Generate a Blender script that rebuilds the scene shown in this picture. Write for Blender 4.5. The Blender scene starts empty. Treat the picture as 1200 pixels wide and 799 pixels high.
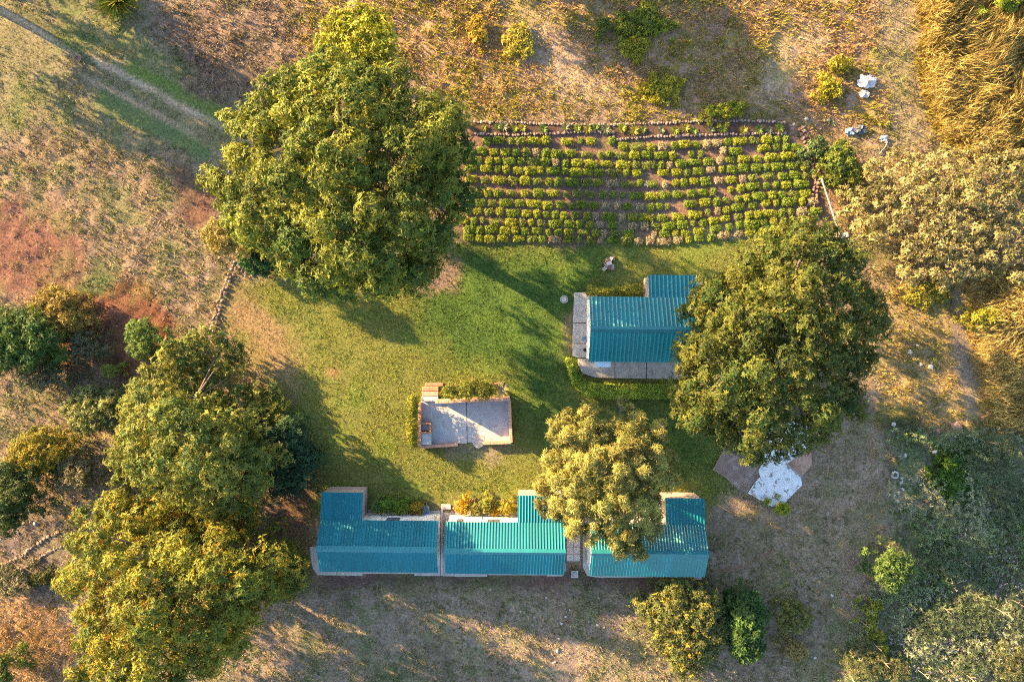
import bpy, math, random
import numpy as np
from mathutils import Vector

# ------------------------------------------------------------------ camera, sky, sun, exposure
scene = bpy.context.scene
scene.render.engine = 'CYCLES'
COL = scene.collection
CAM_H = 50.0          # drone height, metres
PXM = 16.0            # photograph pixels per metre at ground level

cam_data = bpy.data.cameras.new('camera')
cam_data.sensor_width = 36.0
cam_data.lens = 24.0
cam_data.clip_end = 3000.0
cam = bpy.data.objects.new('camera', cam_data)
cam.location = (0.0, 0.0, CAM_H)
cam.rotation_euler = (0.0, 0.0, 0.0)
COL.objects.link(cam)
scene.camera = cam

SUN_ELEV = math.radians(17.5)
SUN_AZ = math.radians(29.0)        # shadows fall this far below the picture's x axis
sun_to = Vector((-math.cos(SUN_AZ) * math.cos(SUN_ELEV), math.sin(SUN_AZ) * math.cos(SUN_ELEV), math.sin(SUN_ELEV)))

world = bpy.data.worlds.new('World')
scene.world = world
world.use_nodes = True
wn = world.node_tree
bg = wn.nodes['Background']
sky = wn.nodes.new('ShaderNodeTexSky')
sky.sky_type = 'NISHITA'
sky.sun_disc = False
sky.sun_elevation = SUN_ELEV
sky.sun_rotation = math.atan2(sun_to.x, sun_to.y) % (2 * math.pi)
wn.links.new(sky.outputs[0], bg.inputs[0])
bg.inputs[1].default_value = 0.092

sun_data = bpy.data.lights.new('sun', 'SUN')
sun_data.energy = 5.0
sun_data.angle = math.radians(0.5)
sun_data.color = (1.0, 0.68, 0.31)
sun = bpy.data.objects.new('sun', sun_data)
sun.rotation_euler = (-sun_to).to_track_quat('-Z', 'Y').to_euler()
sun.location = (-40, 20, 40)
COL.objects.link(sun)

scene.view_settings.view_transform = 'Standard'
scene.view_settings.look = 'None'
scene.view_settings.exposure = 2.68
scene.view_settings.gamma = 1.0
scene.view_settings.use_curve_mapping = False

scene.cycles.pixel_filter_type = 'BLACKMAN_HARRIS'
scene.cycles.filter_width = 1.1
scene.cycles.use_denoising = False

# ------------------------------------------------------------------ helpers
R = random.Random(7)
NR = np.random.default_rng(11)


def P(px, py, z=0.0):
    """world point at height z for a place measured on the photograph"""
    f = (CAM_H - z) / CAM_H
    return Vector(((px - 600.0) / PXM * f, (399.5 - py) / PXM * f, z))


def W(px, py):
    return ((px - 600.0) / PXM, (399.5 - py) / PXM)


def tag(o, label=None, cat=None, group=None, kind=None):
    if label: o['label'] = label
    if cat: o['category'] = cat
    if group: o['group'] = group
    if kind: o['kind'] = kind
    return o


def empty(name, loc=(0, 0, 0), rz=0.0, parent=None):
    o = bpy.data.objects.new(name, None)
    o.empty_display_size = 0.3
    o.location = loc
    o.rotation_euler = (0, 0, rz)
    if parent: o.parent = parent
    COL.objects.link(o)
    return o


def link(name, mesh, parent=None, loc=None, rz=0.0):
    o = bpy.data.objects.new(name, mesh)
    if parent: o.parent = parent
    if loc is not None: o.location = loc
    if rz: o.rotation_euler = (0, 0, rz)
    COL.objects.link(o)
    return o


class MB:
    def __init__(self):
        self.v = []; self.f = []

    def box(self, x0, x1, y0, y1, z0, z1):
        n = len(self.v)
        self.v += [(x0, y0, z0), (x1, y0, z0), (x1, y1, z0), (x0, y1, z0), (x0, y0, z1), (x1, y0, z1), (x1, y1, z1), (x0, y1, z1)]
        self.f += [(n, n + 3, n + 2, n + 1), (n + 4, n + 5, n + 6, n + 7), (n, n + 1, n + 5, n + 4), (n + 1, n + 2, n + 6, n + 5), (n + 2, n + 3, n + 7, n + 6), (n + 3, n, n + 4, n + 7)]
        return self

    def cham(self, x0, x1, y0, y1, z0, z1, b=0.02):
        """box with a chamfered top edge"""
        n = len(self.v)
        self.v += [(x0, y0, z0), (x1, y0, z0), (x1, y1, z0), (x0, y1, z0), (x0, y0, z1 - b), (x1, y0, z1 - b), (x1, y1, z1 - b), (x0, y1, z1 - b),
                   (x0 + b, y0 + b, z1), (x1 - b, y0 + b, z1), (x1 - b, y1 - b, z1), (x0 + b, y1 - b, z1)]
        self.f += [(n, n + 3, n + 2, n + 1), (n + 8, n + 9, n + 10, n + 11)]
        for i in range(4):
            j = (i + 1) % 4
            self.f += [(n + i, n + j, n + 4 + j, n + 4 + i), (n + 4 + i, n + 4 + j, n + 8 + j, n + 8 + i)]
        return self

    def prism(self, poly, z0, z1):
        n = len(self.v); k = len(poly)
        a = sum(poly[i][0] * poly[(i + 1) % k][1] - poly[(i + 1) % k][0] * poly[i][1] for i in range(k))
        if a < 0: poly = poly[::-1]
        self.v += [(p[0], p[1], z0) for p in poly] + [(p[0], p[1], z1) for p in poly]
        self.f += [tuple(range(n + k, n + 2 * k)), tuple(range(n + k - 1, n - 1, -1))]
        for i in range(k):
            j = (i + 1) % k
            self.f.append((n + i, n + j, n + k + j, n + k + i))
        return self

    def tube(self, pts, rad, seg=6, cap=True):
        pts = [Vector(p) for p in pts]
        n0 = len(self.v); m = len(pts)
        for i, p in enumerate(pts):
            d = (pts[min(i + 1, m - 1)] - pts[max(i - 1, 0)])
            if d.length < 1e-6: d = Vector((0, 0, 1))
            d.normalize()
            a = d.cross(Vector((0.31, 0.87, 0.11)));
            if a.length < 0.05: a = d.cross(Vector((1, 0, 0)))
            a.normalize(); b = d.cross(a)
            r = rad[i] if hasattr(rad, '__len__') else rad
            for k in range(seg):
                t = 2 * math.pi * k / seg
                self.v.append(tuple(p + a * (r * math.cos(t)) + b * (r * math.sin(t))))
        for i in range(m - 1):
            for k in range(seg):
                j = (k + 1) % seg
                self.f.append((n0 + i * seg + k, n0 + i * seg + j, n0 + (i + 1) * seg + j, n0 + (i + 1) * seg + k))
        if cap:
            self.f.append(tuple(n0 + k for k in range(seg))[::-1])
            self.f.append(tuple(n0 + (m - 1) * seg + k for k in range(seg)))
        return self

    def rock(self, c, s, rng, squash=0.7):
        n = len(self.v)
        t = (1 + 5 ** 0.5) / 2
        base = [(-1, t, 0), (1, t, 0), (-1, -t, 0), (1, -t, 0), (0, -1, t), (0, 1, t), (0, -1, -t), (0, 1, -t), (t, 0, -1), (t, 0, 1), (-t, 0, -1), (-t, 0, 1)]
        fs = [(0, 11, 5), (0, 5, 1), (0, 1, 7), (0, 7, 10), (0, 10, 11), (1, 5, 9), (5, 11, 4), (11, 10, 2), (10, 7, 6), (7, 1, 8), (3, 9, 4), (3, 4, 2), (3, 2, 6), (3, 6, 8), (3, 8, 9), (4, 9, 5), (2, 4, 11), (6, 2, 10), (8, 6, 7), (9, 8, 1)]
        ang = rng.uniform(0, 6.28); ca, sa = math.cos(ang), math.sin(ang)
        sx, sy = s * rng.uniform(0.7, 1.3), s * rng.uniform(0.7, 1.3)
        for (x, y, z) in base:
            k = rng.uniform(0.75, 1.15) / 3.4
            x, y = x * sx * k, y * sy * k
            self.v.append((c[0] + x * ca - y * sa, c[1] + x * sa + y * ca, c[2] + z * s * squash * k))
        self.f += [tuple(n + i for i in f) for f in fs]
        return self

    def mesh(self, name, mat):
        me = bpy.data.meshes.new(name)
        me.from_pydata(self.v, [], self.f)
        me.materials.append(mat)
        me.update()
        return me

    def build(self, name, mat, parent=None, loc=None, rz=0.0):
        return link(name, self.mesh(name, mat), parent, loc, rz)


# ------------------------------------------------------------------ materials
def new_mat(name):
    m = bpy.data.materials.new(name)
    m.use_nodes = True
    nt = m.node_tree
    b = nt.nodes['Principled BSDF']
    return m, nt, b


def mat_noise(name, c1, c2, scale=4.0, rough=0.85, detail=6.0, bump=0.0, bscale=30.0, c3=None, c3scale=1.2, c3lo=0.55, c3hi=0.7, coord='Object'):
    m, nt, b = new_mat(name)
    tc = nt.nodes.new('ShaderNodeTexCoord')
    n = nt.nodes.new('ShaderNodeTexNoise'); n.inputs['Scale'].default_value = scale; n.inputs['Detail'].default_value = detail
    nt.links.new(tc.outputs[coord], n.inputs['Vector'])
    r = nt.nodes.new('ShaderNodeValToRGB')
    r.color_ramp.elements[0].position = 0.32; r.color_ramp.elements[0].color = (*c1, 1)
    r.color_ramp.elements[1].position = 0.68; r.color_ramp.elements[1].color = (*c2, 1)
    nt.links.new(n.outputs['Fac'], r.inputs[0])
    out = r.outputs[0]
    if c3:
        n2 = nt.nodes.new('ShaderNodeTexNoise'); n2.inputs['Scale'].default_value = c3scale; n2.inputs['Detail'].default_value = 8
        n2.inputs['Roughness'].default_value = 0.65
        nt.links.new(tc.outputs[coord], n2.inputs['Vector'])
        mr = nt.nodes.new('ShaderNodeMapRange'); mr.inputs[1].default_value = c3lo; mr.inputs[2].default_value = c3hi
        nt.links.new(n2.outputs['Fac'], mr.inputs[0])
        mx = nt.nodes.new('ShaderNodeMix'); mx.data_type = 'RGBA'
        nt.links.new(mr.outputs[0], mx.inputs['Factor']); nt.links.new(out, mx.inputs['A']); mx.inputs['B'].default_value = (*c3, 1)
        out = mx.outputs['Result']
    nt.links.new(out, b.inputs['Base Color'])
    b.inputs['Roughness'].default_value = rough
    if bump:
        nb = nt.nodes.new('ShaderNodeTexNoise'); nb.inputs['Scale'].default_value = bscale; nb.inputs['Detail'].default_value = 5
        nt.links.new(tc.outputs[coord], nb.inputs['Vector'])
        bp = nt.nodes.new('ShaderNodeBump'); bp.inputs['Strength'].default_value = bump; bp.inputs['Distance'].default_value = 0.05
        nt.links.new(nb.outputs['Fac'], bp.inputs['Height']); nt.links.new(bp.outputs[0], b.inputs['Normal'])
    return m


def mat_brick(name, c1, c2, mortar):
    m, nt, b = new_mat(name)
    tc = nt.nodes.new('ShaderNodeTexCoord')
    br = nt.nodes.new('ShaderNodeTexBrick')
    mp = nt.nodes.new('ShaderNodeMapping')
    mp.inputs['Rotation'].default_value = (math.radians(90), 0, 0)
    br.inputs['Scale'].default_value = 4.4
    br.inputs['Color1'].default_value = (*c1, 1); br.inputs['Color2'].default_value = (*c2, 1); br.inputs['Mortar'].default_value = (*mortar, 1)
    br.inputs['Mortar Size'].default_value = 0.03
    n = nt.nodes.new('ShaderNodeTexNoise'); n.inputs['Scale'].default_value = 3
    nt.links.new(tc.outputs['Object'], mp.inputs[0]); nt.links.new(mp.outputs[0], br.inputs['Vector'])
    nt.links.new(tc.outputs['Object'], n.inputs['Vector'])
    hs = nt.nodes.new('ShaderNodeMix'); hs.data_type = 'RGBA'; hs.blend_type = 'MULTIPLY'; hs.inputs['Factor'].default_value = 0.5
    nt.links.new(br.outputs['Color'], hs.inputs['A']); nt.links.new(n.outputs['Fac'], hs.inputs['B'])
    nt.links.new(hs.outputs['Result'], b.inputs['Base Color'])
    b.inputs['Roughness'].default_value = 0.9
    return m


def mat_attr(name, rough=0.6, transl=0.0, noise=None, spec=0.3):
    """colour from the mesh's own 'Col' attribute (leaf by leaf), thin and partly translucent"""
    m, nt, b = new_mat(name)
    a = nt.nodes.new('ShaderNodeAttribute'); a.attribute_name = 'Col'
    col = a.outputs['Color']
    nt.links.new(col, b.inputs['Base Color'])
    b.inputs['Roughness'].default_value = rough
    b.inputs['Specular IOR Level'].default_value = spec
    if transl:
        t = nt.nodes.new('ShaderNodeBsdfTranslucent')
        g = nt.nodes.new('ShaderNodeMix'); g.data_type = 'RGBA'; g.blend_type = 'MULTIPLY'; g.inputs['Factor'].default_value = 1.0
        nt.links.new(col, g.inputs['A']); g.inputs['B'].default_value = (1.25, 1.1, 0.5, 1)
        nt.links.new(g.outputs['Result'], t.inputs['Color'])
        ms = nt.nodes.new('ShaderNodeMixShader'); ms.inputs[0].default_value = transl
        nt.links.new(b.outputs[0], ms.inputs[1]); nt.links.new(t.outputs[0], ms.inputs[2])
        nt.links.new(ms.outputs[0], nt.nodes['Material Output'].inputs['Surface'])
    return m


M_LEAF = mat_attr('leaf', 0.62, 0.26, spec=0.2)
M_GRASS = mat_attr('grass_blade', 0.8, 0.25, spec=0.15)
M_BARK = mat_noise('bark', (0.10, 0.07, 0.05), (0.22, 0.17, 0.12), 9, 0.95, bump=0.6)
M_ROOF = mat_noise('teal_painted_metal', (0.002, 0.152, 0.172), (0.003, 0.175, 0.195), 0.8, 0.34, c3=(0.010, 0.172, 0.185), c3scale=3.0, c3lo=0.6, c3hi=0.85)
M_ROOFD = mat_noise('dimmed_teal_metal', (0.002, 0.135, 0.172), (0.003, 0.152, 0.192), 0.8, 0.75, c3=(0.010, 0.150, 0.184), c3scale=3.0, c3lo=0.6, c3hi=0.85)  # roof teal darkened and roughened to tone down sunlight on two row cottages
M_RIDGE = mat_noise('teal_ridge_metal', (0.008, 0.150, 0.185), (0.012, 0.165, 0.20), 1.5, 0.5)
for _m in (M_ROOF, M_ROOFD, M_RIDGE):
    _nt = _m.node_tree; _b = _nt.nodes['Principled BSDF']
    _b.inputs['Specular IOR Level'].default_value = 0.42
    _src = _b.inputs['Base Color'].links[0].from_socket
    _oi = _nt.nodes.new('ShaderNodeObjectInfo')
    _mr = _nt.nodes.new('ShaderNodeMapRange'); _mr.inputs[3].default_value = 0.88; _mr.inputs[4].default_value = 1.12
    _nt.links.new(_oi.outputs['Random'], _mr.inputs[0])
    _tc = _nt.nodes.new('ShaderNodeTexCoord'); _mp = _nt.nodes.new('ShaderNodeMapping'); _mp.inputs['Scale'].default_value = (7, 0.8, 0.8)
    _n = _nt.nodes.new('ShaderNodeTexNoise'); _n.inputs['Scale'].default_value = 1.3; _n.inputs['Detail'].default_value = 8
    _nt.links.new(_tc.outputs['Object'], _mp.inputs[0]); _nt.links.new(_mp.outputs[0], _n.inputs['Vector'])
    _m2 = _nt.nodes.new('ShaderNodeMapRange'); _m2.inputs[1].default_value = 0.35; _m2.inputs[2].default_value = 0.7; _m2.inputs[3].default_value = 0.86; _m2.inputs[4].default_value = 1.1
    _nt.links.new(_n.outputs['Fac'], _m2.inputs[0])
    _mu = _nt.nodes.new('ShaderNodeMath'); _mu.operation = 'MULTIPLY'
    _nt.links.new(_mr.outputs[0], _mu.inputs[0]); _nt.links.new(_m2.outputs[0], _mu.inputs[1])
    _mx = _nt.nodes.new('ShaderNodeMix'); _mx.data_type = 'RGBA'; _mx.blend_type = 'MULTIPLY'; _mx.inputs['Factor'].default_value = 1.0
    _nt.links.new(_src, _mx.inputs['A']); _nt.links.new(_mu.outputs[0], _mx.inputs['B'])
    _nt.links.new(_mx.outputs['Result'], _b.inputs['Base Color'])
M_WHITE = mat_noise('white_plaster', (0.62, 0.60, 0.57), (0.78, 0.76, 0.72), 2.2, 0.9, c3=(0.50, 0.44, 0.38), c3scale=1.5)
M_PINKWALL = mat_brick('pale_brick_wall', (0.44, 0.31, 0.27), (0.52, 0.38, 0.33), (0.55, 0.48, 0.43))
M_BRICK = mat_brick('red_brick', (0.44, 0.19, 0.11), (0.54, 0.26, 0.15), (0.42, 0.33, 0.27))
M_CONC = mat_noise('concrete', (0.33, 0.295, 0.265), (0.44, 0.40, 0.36), 2.2, 0.9, c3=(0.19, 0.16, 0.14), c3scale=1.1, c3lo=0.54, c3hi=0.72, bump=0.15)
M_CONCD = mat_noise('worn_concrete', (0.24, 0.205, 0.185), (0.32, 0.28, 0.25), 1.6, 0.9, c3=(0.17, 0.145, 0.13), c3scale=1.0, bump=0.15)
M_PATIO = mat_noise('patio_screed', (0.34, 0.34, 0.345), (0.46, 0.455, 0.45), 1.4, 0.85, c3=(0.15, 0.13, 0.125), c3scale=1.5, c3lo=0.54, c3hi=0.72, bump=0.1)
M_WSLAB = mat_noise('white_screed', (0.58, 0.59, 0.60), (0.72, 0.72, 0.72), 2.5, 0.9, c3=(0.16, 0.15, 0.14), c3scale=1.6, c3lo=0.56, c3hi=0.63)
M_BSLAB = mat_noise('brown_screed', (0.17, 0.115, 0.095), (0.25, 0.18, 0.15), 2.0, 0.95, c3=(0.34, 0.29, 0.26), c3scale=1.2, c3lo=0.55, c3hi=0.68)
M_OSLAB = mat_noise('orange_rubble', (0.36, 0.20, 0.13), (0.46, 0.30, 0.22), 3.0, 0.95, c3=(0.2, 0.13, 0.1), c3scale=3)
M_STONE = mat_noise('field_stone', (0.17, 0.11, 0.085), (0.33, 0.24, 0.19), 3.5, 0.95)
M_PSTONE = mat_noise('pale_stone', (0.38, 0.34, 0.31), (0.52, 0.48, 0.45), 3.5, 0.95)
M_RSTONE = mat_noise('reddish_stone', (0.24, 0.12, 0.08), (0.36, 0.21, 0.15), 3.5, 0.95)
M_TILE = mat_noise('paver', (0.44, 0.38, 0.36), (0.54, 0.48, 0.45), 2.5, 0.9)
M_DARK = mat_noise('dark_metal', (0.03, 0.03, 0.03), (0.05, 0.05, 0.05), 5, 0.6)
M_POST = mat_noise('fence_post', (0.05, 0.04, 0.035), (0.09, 0.075, 0.06), 6, 0.9)
M_GLASS, _nt, _b = new_mat('window_glass'); _b.inputs['Base Color'].default_value = (0.03, 0.04, 0.05, 1); _b.inputs['Roughness'].default_value = 0.08
M_BLUE = mat_noise('pale_blue_sheet', (0.42, 0.58, 0.74), (0.52, 0.66, 0.80), 2, 0.5)
M_TRAY = mat_noise('blue_grey_metal', (0.16, 0.26, 0.36), (0.26, 0.36, 0.46), 4, 0.5)
M_PIPE = mat_noise('white_pipe', (0.32, 0.31, 0.29), (0.44, 0.42, 0.39), 4, 0.6)
M_WOOD = mat_noise('weathered_wood', (0.34, 0.24, 0.16), (0.48, 0.36, 0.25), 8, 0.9)
M_RUBBER = mat_noise('rubber', (0.02, 0.018, 0.018), (0.04, 0.03, 0.03), 6, 0.9)
M_PLASTIC = mat_noise('white_plastic', (0.50, 0.51, 0.52), (0.64, 0.63, 0.62), 5, 0.5)
M_BAGDK = mat_noise('dark_plastic', (0.03, 0.04, 0.06), (0.12, 0.15, 0.20), 5, 0.45)
M_SOIL = mat_noise('dark_bed_soil', (0.05, 0.028, 0.02), (0.10, 0.055, 0.038), 6, 1.0, bump=0.8, bscale=12)


# ------------------------------------------------------------------ numeric noise
def _lattice(seed):
    return np.random.default_rng(seed).random((256, 256))


_LAT = [_lattice(s) for s in range(12)]


def vnoise(x, y, k):
    L = _LAT[k % 12]
    xi = np.floor(x).astype(int); yi = np.floor(y).astype(int)
    fx = x - xi; fy = y - yi
    fx = fx * fx * (3 - 2 * fx); fy = fy * fy * (3 - 2 * fy)
    a = L[xi & 255, yi & 255]; b = L[(xi + 1) & 255, yi & 255]; c = L[xi & 255, (yi + 1) & 255]; d = L[(xi + 1) & 255, (yi + 1) & 255]
    return (a * (1 - fx) + b * fx) * (1 - fy) + (c * (1 - fx) + d * fx) * fy


def fbm(x, y, s, k=0, oct=4):
    t = 0; a = 0.5; n = 0
    for o in range(oct):
        t = t + a * vnoise(x * s * 2 ** o + 13.7 * o + 50, y * s * 2 ** o + 7.1 * o + 90, k + o); n += a; a *= 0.55
    return t / n


def poly_sdf(px, py, poly):
    """signed distance, positive inside (same unit as the input)"""
    d = np.full(px.shape, 1e9); inside = np.zeros(px.shape, bool)
    k = len(poly)
    for i in range(k):
        ax, ay = poly[i]; bx, by = poly[(i + 1) % k]
        ex, ey = bx - ax, by - ay
        t = np.clip(((px - ax) * ex + (py - ay) * ey) / (ex * ex + ey * ey + 1e-9), 0, 1)
        d = np.minimum(d, np.hypot(px - ax - t * ex, py - ay - t * ey))
        c = ((ay > py) != (by > py)) & (px < (bx - ax) * (py - ay) / (by - ay + 1e-12) + ax)
        inside ^= c
    return np.where(inside, d, -d)


def line_dist(px, py, pts):
    d = np.full(px.shape, 1e9)
    for (ax, ay), (bx, by) in zip(pts[:-1], pts[1:]):
        ex, ey = bx - ax, by - ay
        t = np.clip(((px - ax) * ex + (py - ay) * ey) / (ex * ex + ey * ey + 1e-9), 0, 1)
        d = np.minimum(d, np.hypot(px - ax - t * ex, py - ay - t * ey))
    return d


def ell(cx, cy, rx, ry, rng=None, n=14, j=0.12):
    rng = rng or R
    return [(cx + rx * math.cos(2 * math.pi * i / n) * rng.uniform(1 - j, 1 + j), cy + ry * math.sin(2 * math.pi * i / n) * rng.uniform(1 - j, 1 + j)) for i in range(n)]


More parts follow.
